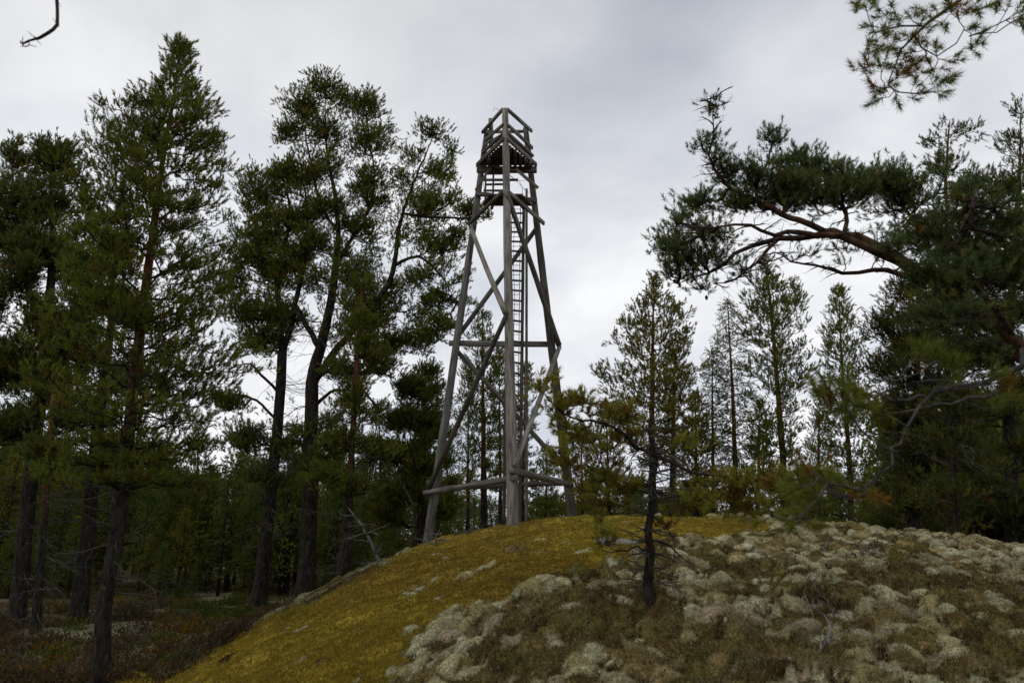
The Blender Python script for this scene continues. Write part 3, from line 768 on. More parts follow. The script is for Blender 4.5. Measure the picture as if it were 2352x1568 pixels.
def whorl(axis_pts, prof, Y, rng, step=.38, per=5, el=(5, 35), fan=.32, dens=7, bare=.25, curve=.15, zjit=.1):
    """attractors on whorls of branches along the stem; prof = (py, left px, right px)"""
    q, _ = smooth_poly(axis_pts, [.1] * len(axis_pts), .05); prof = sorted(prof)
    pz = [];
    for py, l_, r_ in prof:
        xm = (l_ + r_) / 2; pz.append((P(xm, py, Y)[2], l_, r_, py))
    pz.sort(); Z = np.array([p_[0] for p_ in pz]); Lp = np.array([P(p_[1], p_[3], Y)[0] for p_ in pz]); Rp = np.array([P(p_[2], p_[3], Y)[0] for p_ in pz])
    z = Z[0]; A = []
    while z < Z[-1]:
        k = int(np.argmin(abs(q[:, 2] - z))); c = q[k]; hf = (z - Z[0]) / (Z[-1] - Z[0])
        elv = math.radians(el[0] + (el[1] - el[0]) * hf)
        ph0 = rng.random() * 6.283
        for b in range(per):
            az = ph0 + b * 6.283 / per + (rng.random() - .5) * .8; cx = math.cos(az)
            # the branch end, not its foot, must lie inside the silhouette
            zt = z
            for _ in range(2):
                Lx = max(.08, c[0] - np.interp(zt, Z, Lp)); Rx = max(.08, np.interp(zt, Z, Rp) - c[0]); M = (Lx + Rx) / 2
                ln = (cx * cx * (Rx if cx > 0 else Lx) + (1 - cx * cx) * M); zt = min(z + math.tan(elv) * ln, Z[-1])
            ln *= .72 + .36 * rng.random()
            d = np.array([math.cos(az), math.sin(az), 0.]); sd = np.array([-d[1], d[0], 0.])
            if rng.random() < .13: continue
            ln *= (.75 + .35 * rng.random()) if rng.random() < .7 else 1.06
            n = max(2, int(dens * ln)); s = bare + (1 - bare) * rng.random(n) ** .8; s[0] = 1
            lat = (rng.random(n) - .5) * 2 * fan * ln * np.sin(np.clip(s, 0, 1) * 2.6) ** .7
            zz_ = math.tan(elv) * ln * s - curve * ln * (s * (1 - s)) * 2 + (rng.random(n) - .5) * zjit * (.5 + ln * .5)
            A.append(c + d * (ln * s)[:, None] + sd * lat[:, None] + np.array([0, 0, 1]) * zz_[:, None])
        z += step * (.8 + .4 * rng.random()) * (1 - .45 * hf)
    A.append(q[-1:] + 0); A.append(q[-1:] - [[0, 0, .12]]); A.append(q[-1:] - [[.05, 0, .25]])
    return np.vstack(A)
def TR(pts, Y, rad, dY=None):        # trunk polyline from photo points
    n = len(pts); dY = dY or [0] * n
    return [P(x_, y_, Y + d_) for (x_, y_), d_ in zip(pts, dY)], rad
def based(pts, Y, rad, dY=None):     # same, with its foot let into the ground
    p, r = TR(pts, Y, rad, dY); f = p[0].copy(); f[2] = hz(f[0], f[1]) - .08
    if p[0][2] > f[2]: p = [f] + p; r = [r[0] * 1.05] + list(r)
    else: p[0] = f
    return p, r

rt = np.random.default_rng(3)
LG = "pines standing left of the tower"; RG = "pines standing right of the tower"
# --- the tall leaning pine of the left foreground
Y = 10.8
t2 = based([(228, 1560), (240, 1400), (262, 1250), (282, 1130), (300, 960), (318, 800), (338, 640), (358, 480), (380, 330), (402, 200), (412, 118)], Y,
           [.108, .10, .096, .092, .086, .076, .064, .05, .034, .02, .008])
a2 = whorl(t2[0], [(1090, 120, 480), (1000, 110, 490), (900, 100, 545), (800, 130, 590), (700, 130, 520), (600, 140, 520), (500, 155, 515), (400, 170, 545), (330, 200, 515), (260, 245, 512), (200, 325, 488), (165, 368, 462), (130, 390, 446), (98, 404, 434)], Y, rt,
           step=.27, per=7, el=(-4, 42), dens=13, fan=.34, bare=.22)
tree("pine_tree", "tall pine leaning right with pointed top, reddish trunk, nearest on the left", t2, a2, LG, seed=2, shoots=4, m=22, nl=.065, w=.012, sl=.13, jit=.10, dead=50, dead_z=(.16, .6), dead_len=1.5, red=.40, upt=.7)
# --- far left edge pine
Y = 18.5
t1 = based([(38, 1424), (60, 1200), (82, 1000), (98, 860), (112, 700), (122, 560), (118, 440), (128, 330)], Y, [.19, .17, .16, .14, .11, .08, .05, .015])
a1 = env([(128, 370, 60, 55), (40, 370, 45, 45), (60, 470, 90, 70), (150, 450, 55, 60), (-10, 560, 90, 80), (120, 610, 100, 60), (30, 700, 110, 70), (150, 760, 70, 70), (20, 850, 120, 70), (130, 900, 80, 60), (40, 990, 120, 50)], 1100, Y, rt, per=4, pr=.38)
a1 = np.vstack([a1, env([(80, 640, 110, 300)], 380, Y, rt, pr=.4, per=3)])
tree("pine_tree", "dense dark pine at the far left edge with twin-tipped crown", t1, a1, LG, limbs=[TR([(105, 780), (60, 640), (35, 500), (28, 370)], Y, [.12, .08, .05, .015], [0, -.2, -.4, -.4])], green=BLUEG, seed=1, shoots=4, m=14, nl=.085, w=.023, dead=20, dead_len=2.0, red=1.1)
# --- second trunk of the left group
Y = 19.5
t3 = based([(182, 1394), (205, 1200), (222, 1000), (238, 880), (255, 740), (262, 620), (270, 520)], Y, [.19, .17, .15, .12, .09, .05, .02])
a3 = env([(260, 590, 60, 60), (220, 700, 90, 60), (300, 720, 60, 60), (180, 820, 90, 60), (300, 880, 90, 60), (210, 980, 100, 50), (300, 1060, 90, 40)], 537, Y, rt, pr=.36, per=4)
tree("pine_tree", "thick dark trunked pine hidden behind the leaning pine on the left", t3, a3, LG, green=BLUEG, seed=3, m=14, nl=.085, w=.023, dead=26, dead_len=2.2)
Y = 17.5
t4 = based([(82, 1445), (92, 1300), (104, 1150), (115, 1000), (122, 900)], Y, [.10, .09, .08, .06, .03])
a4 = env([(118, 960, 60, 50), (90, 1040, 70, 40), (130, 1100, 60, 30)], 121, Y, rt, pr=.32, per=4)
tree("pine_tree", "slim dark pine between two thick trunks at the left edge", t4, a4, LG, green=BLUEG, seed=4, m=14, nl=.085, w=.023, dead=30, dead_z=(.1, .8), dead_len=1.3)
# --- forked pine
Y = 23.5
t5 = based([(594, 1374), (606, 1280), (622, 1130), (638, 980), (646, 860), (649, 805)], Y, [.23, .20, .18, .165, .16, .15])
l5 = [TR([(649, 805), (640, 720), (640, 640), (655, 560), (668, 500), (655, 430), (640, 390)], Y, [.13, .11, .09, .075, .05, .03, .015], [0, .1, .2, .2, .3, .3, .3]),
      TR([(649, 805), (668, 750), (682, 680), (700, 600), (705, 520), (700, 440), (690, 370)], Y, [.12, .10, .09, .075, .05, .03, .015], [0, -.1, -.3, -.3, -.4, -.4, -.4]),
      TR([(638, 900), (600, 860), (575, 835), (548, 838)], Y, [.05, .04, .03, .015], [0, -.3, -.6, -.8]),
      TR([(632, 960), (590, 920), (540, 905), (500, 925)], Y, [.05, .04, .03, .012], [0, .3, .6, .8]),
      TR([(640, 640), (600, 560), (580, 500)], Y, [.06, .04, .02], [.2, .2, 0])]
a5 = env([(650, 410, 70, 45), (600, 440, 70, 55), (690, 400, 50, 45), (560, 500, 45, 45), (620, 520, 80, 60), (700, 500, 50, 60), (570, 610, 70, 50), (640, 620, 80, 60), (560, 720, 60, 45), (640, 740, 80, 45),
          (540, 660, 50, 45), (590, 560, 60, 45), (690, 600, 50, 45), (600, 790, 70, 30), (530, 930, 60, 30), (570, 1010, 70, 45), (660, 1040, 60, 40), (610, 1100, 70, 25)], 1076, Y, rt, pr=.36, per=4)
a5 = np.vstack([a5, env([(640, 560, 115, 190), (600, 720, 110, 90)], 260, Y, rt, pr=.40, per=3)])
tree("pine_tree", "big pine forking halfway up with rounded crown, left of middle of the left group", t5, a5, LG, limbs=l5, seed=5, m=14, nl=.085, w=.024, sl=.17, dead=40, dead_z=(.25, .95), dead_len=2.6, red=.95)
# --- the broad two-stemmed pine
Y = 23.0
t6 = based([(700, 1376), (706, 1280), (712, 1150), (716, 1000), (717, 880), (735, 800), (757, 710), (770, 620), (777, 530), (768, 440), (752, 360), (748, 280), (747, 200)], Y,
           [.30, .26, .24, .22, .20, .17, .14, .11, .085, .065, .045, .025, .01])
l6 = [TR([(719, 880), (760, 820), (800, 770), (850, 710), (890, 655), (906, 610), (912, 550), (925, 490), (950, 420), (985, 340), (1000, 300)], Y, [.13, .12, .11, .10, .09, .08, .07, .055, .04, .02, .01], [0, -.2, -.5, -.6, -.6, -.6, -.6, -.6, -.6, -.5, -.4]),
      TR([(770, 620), (800, 560), (840, 500), (860, 420), (850, 330), (840, 250)], Y, [.08, .065, .05, .035, .02, .01], [0, .2, .4, .5, .5, .4]),
      TR([(775, 530), (740, 480), (720, 400), (700, 300), (690, 240)], Y, [.06, .05, .038, .022, .01], [0, -.2, -.3, -.4, -.4]),
      TR([(735, 800), (700, 740), (680, 700)], Y, [.10, .08, .05], [0, -.2, -.3]),
      TR([(906, 610), (960, 590), (1010, 630), (1040, 680)], Y, [.06, .045, .03, .012], [-.6, -.9, -1.2, -1.4]),
      TR([(925, 490), (1000, 500), (1070, 500), (1130, 498)], Y, [.05, .04, .03, .012], [-.6, -1.2, -1.8, -2.2]),
      TR([(722, 860), (770, 850), (820, 880), (860, 930), (890, 960)], Y, [.08, .07, .05, .03, .012], [0, -.8, -1.2, -1.6, -1.8]),
      TR([(716, 940), (760, 900), (800, 890), (850, 840)], Y, [.07, .05, .04, .012], [0, .5, 1.0, 1.2])]
a6 = env([(745, 205, 50, 35), (690, 250, 55, 40), (790, 240, 35, 30), (840, 250, 50, 40), (665, 310, 40, 28), (745, 310, 60, 45), (850, 330, 60, 50), (880, 300, 25, 45), (740, 400, 80, 45), (830, 420, 80, 40), (760, 480, 60, 30), (820, 520, 60, 40), (720, 560, 50, 40), (800, 600, 60, 35), (860, 470, 45, 35)], 784, Y, rt, pr=.36, per=4)
a6b = env([(990, 310, 45, 28, -.4), (1035, 350, 22, 40, -.4), (950, 350, 45, 35, -.5), (1010, 400, 45, 35, -.5), (925, 410, 40, 35, -.5), (1035, 460, 35, 30, -.8), (980, 480, 55, 30, -.9), (1080, 490, 45, 25, -1.6), (1125, 500, 22, 14, -2.1), (1010, 570, 55, 25, -1), (1040, 640, 40, 25, -1.3), (1060, 700, 35, 30, -1.4), (1020, 745, 40, 25, -1.3), (960, 640, 40, 25, -1), (1000, 690, 50, 30, -1.2), (930, 560, 30, 30, -.8), (970, 540, 50, 30, -.9), (1050, 540, 40, 25, -1.4), (980, 770, 50, 30, -1)], 491, Y, rt, pr=.32, per=4)
a6c = env([(800, 640, 80, 35), (880, 670, 70, 35), (940, 720, 60, 35), (850, 740, 80, 35), (720, 650, 60, 35), (770, 770, 50, 30), (900, 790, 60, 35), (830, 700, 90, 40), (960, 790, 50, 30), (870, 850, 60, 35), (940, 880, 50, 30), (790, 860, 60, 30), (690, 1000, 70, 35), (760, 980, 50, 35), (730, 1060, 90, 40), (650, 950, 50, 30)], 582, Y, rt, pr=.36, per=4)
a6d = env([(770, 400, 150, 190, .3), (850, 560, 110, 120, .4), (960, 480, 100, 170, -.6), (850, 720, 150, 120, 0), (1000, 640, 90, 120, -1)], 520, Y, rt, pr=.40, per=3)
tree("pine_tree", "broad old pine whose right stem reaches out towards the tower", t6, np.vstack([a6, a6b, a6c, a6d]), LG, limbs=l6, seed=6, m=14, nl=.085, w=.024, sl=.17, dead=46, dead_z=(.25, .62), dead_len=3.0, red=.9)

Y = 21.0
t7 = based([(783, 1362), (795, 1250), (802, 1140), (808, 1040), (815, 920), (822, 800), (828, 700), (832, 640)], Y, [.19, .16, .11, .09, .08, .07, .05, .015])
a7 = env([(832, 660, 35, 25), (815, 740, 60, 35), (850, 820, 60, 35), (780, 860, 60, 35), (830, 940, 70, 40), (780, 1020, 60, 30), (860, 1040, 60, 35), (740, 1100, 60, 25), (810, 1120, 60, 25)], 368, Y, rt, pr=.32, per=4)
a7 = np.vstack([a7, env([(822, 860, 60, 210)], 180, Y, rt, pr=.35, per=3)])
tree("pine_tree", "slim pine with reddish upper trunk just right of the broad old pine", t7, a7, LG, seed=7, m=14, nl=.085, w=.023, dead=40, dead_z=(.1, .8), dead_len=1.5, red=.35)
# --- round pine next to the left tower leg
Y = 24.5
t8 = based([(966, 1255), (968, 1150), (972, 1020), (975, 900), (978, 835)], Y, [.14, .12, .09, .05, .012])
a8 = env([(978, 860, 35, 28), (940, 900, 45, 30), (1000, 915, 45, 30), (920, 970, 55, 35), (990, 990, 60, 40), (900, 1050, 60, 40), (970, 1070, 80, 40), (1030, 1100, 40, 40), (920, 1130, 70, 40), (1010, 1170, 60, 30), (900, 1190, 50, 30)], 852, Y, rt, pr=.36, per=4)
a8 = np.vstack([a8, env([(968, 1010, 85, 170)], 330, Y, rt, pr=.35, per=3)])
tree("pine_tree", "low bushy dark pine beside the left tower leg", t8, a8, LG, seed=8, m=14, nl=.085, w=.024, dead=16, dead_z=(.0, .5), dead_len=1.5)
# --- pines seen through and around the tower
def conifer(label, base, top, Y, prof, group, rad=.09, seed=0, green=GREEN, name="pine_tree", rust=.04, step=.42, per=4, dens=6, el=(0, 38), mids=(), m=13, nl=.09, w=.026, dead=14, **kw):
    pts = [base] + list(mids) + [top]; n = len(pts)
    t = based(pts, Y, [rad * (1 - .92 * i / (n - 1)) for i in range(n)])
    a = whorl(t[0], prof, Y, np.random.default_rng(seed), step=step * .85, per=per + 1, el=el, dens=dens * 2.25)
    return tree(name, label, t, a, group, seed=seed, green=green, m=m, nl=nl, w=w, rust=rust, dead=dead, dead_len=1.0, red=.3, **kw)
BG = "pines seen behind the tower"
conifer("slender pine framed between the front and left tower legs", (1112, 1240), (1108, 712), 28, [(1110, 1075, 1150), (1000, 1060, 1165), (900, 1045, 1165), (820, 1050, 1160), (770, 1072, 1140), (718, 1100, 1116)], BG, .15, 21, mids=[(1110, 980)], dens=4.5)
conifer("thin stemmed pine close left of the slender pine behind the tower", (1074, 1235), (1076, 850), 31, [(1120, 1040, 1100), (1000, 1035, 1110), (930, 1045, 1105), (856, 1070, 1080)], BG, .09, 22, dens=4)
conifer("thin pine partly behind the front tower leg", (1150, 1220), (1146, 800), 30, [(1150, 1115, 1190), (1000, 1105, 1195), (900, 1120, 1190), (806, 1142, 1150)], BG, .09, 23, dens=4.5)
conifer("green pine whose top shows right behind the ladder", (1200, 1215), (1207, 840), 27, [(1180, 1180, 1235), (1080, 1182, 1240), (980, 1185, 1235), (900, 1190, 1228), (846, 1202, 1212)], BG, .08, 24, dens=4.5)
conifer("small pointed pine between the front and right tower legs", (1254, 1215), (1256, 1020), 33, [(1200, 1205, 1300), (1140, 1215, 1298), (1080, 1228, 1288), (1026, 1252, 1260)], BG, .09, 25, dens=5)
conifer("low pine right behind the foot of the right tower leg", (1338, 1205), (1335, 985), 31, [(1190, 1290, 1385), (1120, 1295, 1380), (1040, 1310, 1362), (990, 1332, 1338)], BG, .08, 26, green=OLIVE, rust=.15, dens=5)
# --- right of the tower
conifer("bushy olive pine with a pointed top right of the tower, widest at mid height", (1500, 1230), (1502, 640), 20.5, [(1060, 1430, 1580), (980, 1400, 1600), (900, 1350, 1612), (850, 1352, 1615), (790, 1395, 1600), (720, 1425, 1585), (680, 1452, 1560), (646, 1496, 1508)], RG, .12, 27, green=OLIVE * .85, rust=.07, step=.34, per=4, dens=4.8, mids=[(1498, 900)])
conifer("twisted pine with bare lower stem close behind the bushy olive pine", (1545, 1230), (1548, 800), 22, [(1040, 1510, 1600), (940, 1520, 1610), (870, 1525, 1590), (806, 1544, 1552)], RG, .12, 28, green=OLIVE * .8, rust=.08, dens=5)
conifer("thin dark spruce with drooping short branches and narrow spire", (1690, 1215), (1670, 686), 24, [(1060, 1640, 1740), (960, 1636, 1735), (860, 1640, 1725), (780, 1632, 1712), (740, 1650, 1700), (692, 1666, 1675)], RG, .11, 29, name="spruce_tree", green=GREEN * .75, el=(-22, -2), step=.30, per=5, nl=.04, w=.026, mids=[(1685, 950)], dens=4.6, upt=-.25, rust=0, a1=80)
conifer("small spruce with thin spire left of the tall thin spruce", (1640, 1215), (1635, 792), 24.5, [(1080, 1590, 1690), (980, 1598, 1675), (880, 1612, 1660), (798, 1632, 1639)], RG, .09, 30, name="spruce_tree", green=GREEN * .75, el=(-18, 0), step=.30, per=5, nl=.04, w=.026, dens=4.6, upt=-.25, rust=0, a1=80)
conifer("tall open pine with airy steep branches under the arching bough", (1804, 1215), (1757, 596), 23, [(1130, 1760, 1850), (1020, 1740, 1850), (930, 1720, 1860), (860, 1700, 1875), (800, 1735, 1850), (740, 1695, 1875), (690, 1715, 1845), (660, 1692, 1835), (600, 1750, 1764)], RG, .13, 31, mids=[(1798, 1050), (1783, 850), (1770, 700)], step=.42, per=4, dens=5, el=(10, 42))
conifer("narrow young pine in the gap before the dark pines on the right", (1958, 1225), (1926, 662), 23, [(1140, 1905, 1990), (1040, 1900, 2000), (940, 1895, 1995), (860, 1895, 1975), (780, 1893, 1975), (720, 1900, 1962), (668, 1922, 1930)], RG, .11, 32, mids=[(1950, 1050), (1935, 850)], step=.40, per=4, dens=5)
conifer("dense low pine behind the crest below the open pine", (1740, 1220), (1745, 930), 26, [(1190, 1690, 1800), (1120, 1690, 1805), (1040, 1705, 1790), (936, 1740, 1750)], RG, .1, 33, dens=7)
conifer("dark pine filling the gap left of the narrow young pine", (1880, 1225), (1882, 900), 27, [(1200, 1830, 1930), (1110, 1835, 1925), (1010, 1850, 1915), (906, 1878, 1886)], RG, .1, 34, dens=6)
conifer("brownish loose pine on the crest just right of the tower", (1400, 1215), (1392, 925), 25, [(1190, 1350, 1450), (1110, 1345, 1450), (1030, 1350, 1435), (980, 1362, 1420), (930, 1388, 1396)], RG, .08, 35, green=OLIVE * .8, rust=.3, dens=6)
conifer("leafy green pine behind the small foreground pine", (1600, 1220), (1598, 900), 23, [(1190, 1545, 1655), (1110, 1545, 1660), (1020, 1560, 1650), (906, 1594, 1602)], RG, .1, 36, green=OLIVE * .95, dens=7)
# --- left middle distance
conifer("dark pointed pine in the far left wood", (372, 1330), (375, 1020), 33, [(1290, 300, 450), (1200, 295, 455), (1120, 315, 440), (1060, 345, 410), (1026, 371, 379)], LG, .12, 41, green=BLUEG, dens=6)
conifer("shaggy dark pine in front of the far wood left of the forked pine", (452, 1325), (455, 960), 30, [(1280, 400, 520), (1180, 395, 520), (1080, 410, 505), (966, 451, 459)], LG, .12, 42, green=BLUEG, dens=6)
conifer("dark pine standing behind the forked pine", (640, 1322), (560, 990), 34, [(1280, 510, 640), (1180, 505, 640), (1090, 520, 610), (996, 556, 564)], LG, .12, 43, dens=6)
conifer("dark pine behind the slim reddish pine", (880, 1300), (870, 930), 31, [(1250, 820, 940), (1150, 810, 940), (1050, 825, 920), (936, 866, 874)], LG, .12, 44, green=BLUEG, dens=6)

# ------------------------------------------------------------------ the dark pines and bushes on the right
DG = "dense trees at the right edge"
Y = 14.5
yp = based([(2196, 1262), (2190, 1100), (2180, 900), (2176, 760), (2176, 600), (2174, 480), (2172, 400), (2180, 300), (2182, 275)], Y, [.06, .058, .055, .05, .042, .035, .028, .016, .007])
ya = env([(2180, 310, 30, 40), (2235, 300, 30, 25), (2140, 330, 25, 30), (2170, 400, 55, 40), (2230, 440, 60, 40), (2110, 450, 60, 40), (2190, 520, 90, 50), (2120, 560, 60, 45), (2250, 560, 60, 60), (2180, 640, 100, 50), (2120, 720, 70, 50), (2240, 740, 90, 60), (2300, 430, 55, 50), (2340, 480, 40, 60), (2160, 820, 80, 40), (2290, 640, 50, 60), (2200, 930, 90, 50), (2150, 1010, 80, 40), (2230, 1060, 80, 45), (2180, 1130, 90, 45), (2190, 1200, 80, 30)], 420, Y, rt, pr=.30, per=5)
tree("pine_tree", "young pine with thin reddish stem in front of the dark right wood", yp, ya, DG, seed=51, green=np.array([.080, .10, .028]), shoots=3, m=22, nl=.075, w=.013, sl=.14, jit=.11, dead=40, dead_z=(.1, .7), dead_len=1.3, red=.35, rust=.02, branch_col=(.11, .07, .045))
Y = 16.0
r3 = based([(2095, 1250), (2100, 1100), (2105, 950), (2108, 800), (2110, 650)], Y, [.13, .12, .09, .06, .015])
a3_ = env([(2090, 690, 60, 40), (2040, 760, 60, 45), (2120, 800, 90, 50), (2050, 860, 75, 50), (2150, 900, 90, 50), (2070, 960, 75, 50), (2170, 1010, 90, 50), (2100, 1060, 90, 45), (2080, 1150, 90, 45)], 420, Y, rt, pr=.36, per=5)
tree("pine_tree", "dense pine below the arching bough, its left side facing the narrow young pine", r3, a3_, DG, seed=52, green=np.array([.065, .078, .022]), shoots=3, m=16, nl=.08, w=.018, dead=70, dead_z=(.1, .7), dead_len=1.5, deadcol=(.11, .10, .085))
Y = 17.5
r4 = based([(2325, 1270), (2322, 1100), (2318, 900), (2322, 700), (2338, 480), (2345, 260)], Y, [.16, .14, .12, .09, .05, .012])
a4_ = env([(2345, 255, 30, 40), (2318, 330, 28, 28), (2350, 360, 40, 40), (2330, 430, 60, 40), (2360, 520, 70, 60), (2300, 600, 80, 60), (2350, 720, 80, 60), (2280, 820, 90, 60), (2350, 900, 90, 60), (2270, 960, 90, 50), (2340, 1050, 90, 60), (2250, 1120, 80, 50), (2330, 1170, 80, 50)], 520, Y, rt, pr=.36, per=5)
tree("pine_tree", "tall fine-twigged pine at the right edge rising above the arching bough", r4, a4_, DG, seed=53, green=BLUEG * .95, shoots=3, m=15, nl=.075, w=.018, dead=70, dead_z=(.1, .7), dead_len=1.5, deadcol=(.11, .10, .085))
Y = 20
for i, (px_, top, wd, lab) in enumerate([(2060, 1075, 60, "dark green bush at the foot of the dense pine below the arching bough"), (2165, 1090, 75, "dark green bush in the middle of the right crest line"), (2275, 1110, 80, "dark green bush behind the crest near the right edge"), (2370, 1120, 70, "dark green bush cut by the right edge")]):
    t_ = based([(px_, 1270), (px_, 1180), (px_ + 4, top)], Y - .8 * i, [.05, .04, .01])
    a_ = env([(px_, (top + 1250) / 2 + 10, wd, (1290 - top) / 2), (px_ - 20, 1220, wd, 45), (px_ + 20, top + 60, wd * .7, 50)], 70, Y - .8 * i, rt, pr=.4)
    tree("bush", lab, t_, a_, "dark bushes along the right crest", seed=60 + i, green=np.array([.060, .075, .020]), shoots=4, m=14, nl=.07, w=.022, cat="bush", rust=.02, red=2)

# ------------------------------------------------------------------ the great leaning pine: trunk outside the frame, arching limbs inside
Y = 7.6
tk = based([(2640, 1420), (2600, 1150), (2520, 980), (2440, 890), (2352, 812)], Y, [.20, .18, .16, .13, .105], [.2, .2, .1, 0, 0])
NB = dict()
M1 = TR([(2440, 890), (2352, 812), (2334, 797), (2270, 738), (2201, 680), (2110, 625), (2015, 580), (1959, 550), (1879, 543), (1786, 551), (1725, 567), (1661, 603), (1629, 627), (1556, 652)], Y,
        [.11, .09, .082, .068, .060, .053, .046, .041, .035, .029, .023, .018, .012, .005], [0, 0, 0, -.1, -.2, -.25, -.3, -.3, -.3, -.3, -.25, -.2, -.2, -.1])
M2 = TR([(2110, 625), (1999, 556), (1939, 536), (1891, 527), (1838, 507), (1790, 490), (1750, 466), (1717, 450), (1677, 430), (1645, 398), (1629, 353), (1635, 305), (1647, 222)], Y,
        [.05, .045, .04, .037, .034, .03, .026, .023, .02, .016, .012, .009, .004], [-.25, -.2, -.1, 0, 0, .1, .1, .1, .1, 0, 0, 0, 0])
M3 = TR([(1790, 490), (1752, 472), (1738, 434), (1752, 400), (1772, 350), (1768, 300)], Y, [.03, .026, .021, .016, .010, .004], [.1, .2, .3, .4, .4, .4])
M4 = TR([(2160, 655), (2068, 625), (1999, 623), (1939, 627), (1879, 611), (1818, 599), (1780, 580)], Y, [.035, .03, .025, .02, .015, .010, .005], [-.2, .1, .3, .4, .5, .5, .5])
M5 = TR([(2440, 890), (2400, 720), (2352, 650), (2265, 602), (2180, 560), (2100, 500), (2060, 440)], Y, [.09, .07, .055, .04, .03, .02, .008], [0, .3, .5, .6, .7, .8, .8])
M6 = TR([(1879, 543), (1830, 530), (1780, 540), (1720, 520), (1650, 520), (1580, 530)], Y, [.03, .026, .02, .016, .011, .005], [-.3, -.5, -.6, -.7, -.7, -.7])
M7 = TR([(1939, 536), (1940, 480), (1900, 440), (1860, 410)], Y, [.028, .021, .014, .006], [0, .3, .5, .6])
M8 = TR([(2334, 797), (2280, 700), (2230, 640), (2200, 560), (2230, 480)], Y, [.04, .03, .024, .018, .008], [0, -.3, -.5, -.6, -.6])
M9 = TR([(1786, 551), (1740, 600), (1690, 640), (1640, 650)], Y, [.02, .015, .010, .004], [-.3, -.5, -.6, -.6])
ab = env([(1642, 255, 13, 35), (1632, 320, 20, 25), (1605, 345, 25, 15), (1640, 370, 30, 25)], 14, Y, rt, pr=.14, per=6, depth=1)
ab2 = env([(1775, 320, 28, 25, .3), (1745, 360, 30, 25, .3), (1800, 370, 25, 25, .3), (1840, 360, 30, 25, .4), (1620, 420, 45, 35), (1680, 400, 50, 30, .1), (1740, 410, 50, 30, .2), (1600, 470, 40, 40), (1850, 400, 60, 35, .5), (1810, 440, 70, 35, .2), (1700, 470, 50, 20, .2)], 172, Y, rt, pr=.19, per=5)
ab3 = env([(1570, 520, 40, 40, -.4), (1560, 580, 45, 40, -.3), (1620, 540, 50, 40, -.5), (1530, 560, 30, 30, -.3), (1590, 620, 70, 30, -.2), (1545, 630, 35, 25), (1650, 600, 40, 25, -.4), (1610, 660, 35, 12, -.3), (1660, 560, 50, 30, -.5), (1700, 620, 25, 15, -.5), (1730, 530, 50, 18, -.6), (1500, 545, 14, 14, -.3)], 112, Y, rt, pr=.21, per=5)
ab4 = env([(1920, 410, 50, 35, .4), (1960, 440, 60, 40, .2), (1900, 460, 60, 30, .2), (2030, 430, 70, 45, .5), (2000, 500, 60, 30, 0), (1880, 590, 60, 22, .4), (1830, 590, 50, 20, .4), (1950, 600, 70, 26, .3), (2020, 590, 60, 30, .2), (2080, 640, 50, 30, .1), (1820, 470, 30, 12, .1)], 178, Y, rt, pr=.19, per=5)
ab5 = env([(2090, 460, 80, 60, .6), (2160, 420, 80, 60, .5), (2230, 470, 80, 70, -.3), (2300, 520, 80, 80, -.3), (2120, 540, 80, 50, .4), (2200, 590, 80, 50, .2), (2290, 640, 80, 60, .2), (2350, 740, 70, 80, .3), (2180, 720, 90, 50, .3), (2260, 820, 90, 60, .4), (2400, 560, 60, 100, 0)], 218, Y, rt, pr=.26, per=6)
ab6 = env([(2230, 660, 90, 60, -.9), (2310, 720, 70, 70, -.9), (2120, 640, 60, 40, -.7), (2200, 740, 90, 50, -.8), (2330, 830, 60, 40, -.8), (2060, 560, 50, 30, -.6)], 90, Y, rt, pr=.24, per=6)
big = tree("pine_tree", "great leaning pine arching its reddish limbs in from the right edge", tk, np.vstack([ab, ab2, ab3, ab4, ab5, ab6]), DG, limbs=[M1, M2, M3, M4, M5, M6, M7, M8, M9], seed=70, bark=(.062, .034, .022),
     green=np.array([.105, .140, .050]), shoots=4, m=34, nl=.046, w=.0056, sl=.075, jit=.11, a1=80, bf=.35, upt=.75, red=.1, rust=.01, twr=.0038, branch_col=(.040, .030, .024), sag=.04, dead=300, dead_len=.22, a_dead=True, deadcol=(.03, .026, .022))
ck = Acc()
rc_ = np.random.default_rng(8); cp = np.vstack([ab, ab2, ab3])
for i in rc_.choice(len(cp), 60, replace=False):
    p = cp[i] - [0, 0, .05]; k = np.linspace(0, 1, 6); V, F = tube(p + np.outer(k, [.004, 0, -.05]), .016 * np.sin(np.pi * (k * .8 + .12)) + .001, 6, True, .1, rc_); ck.add(V, F, (.045, .035, .025))
o = ck.build("cones", "twig", big); o["kind"] = "stuff"

# ------------------------------------------------------------------ near boughs whose trees stand just outside the frame
Y = 3.2
q0 = np.array([3.5, 3.3, hz(3.5, 3.3)])
tkn = ([q0, q0 + [0.02, 0, 1.0], q0 + [.05, .02, 2.2], q0 + [.03, 0, 3.6], q0 + [.1, 0, 5.2]], [.11, .10, .09, .07, .04])
g1 = ([q0 + [.03, 0, 1.55 + .1], P(2420, 812, 3.25), P(2352, 838, 3.2), P(2270, 872, 3.15), P(2200, 893, 3.1), P(2140, 908, 3.05), P(2104, 950, 3.0), P(2072, 1010, 2.97), P(2040, 1062, 2.95), P(2004, 1110, 2.9), P(1972, 1138, 2.9)], [.024, .016, .014, .012, .010, .008, .0065, .0055, .005, .004, .002])
g2 = ([P(2200, 893, 3.1), P(2140, 908, 3.1), P(2080, 918, 3.1), P(2030, 905, 3.15), P(1995, 908, 3.2), P(1950, 912, 3.2)], [.012, .009, .008, .006, .005, .002])
g3 = ([P(2330, 848, 3.2), P(2290, 900, 3.3), P(2230, 905, 3.4), P(2180, 925, 3.4), P(2120, 945, 3.4), P(2040, 950, 3.4)], [.014, .012, .01, .008, .006, .002])
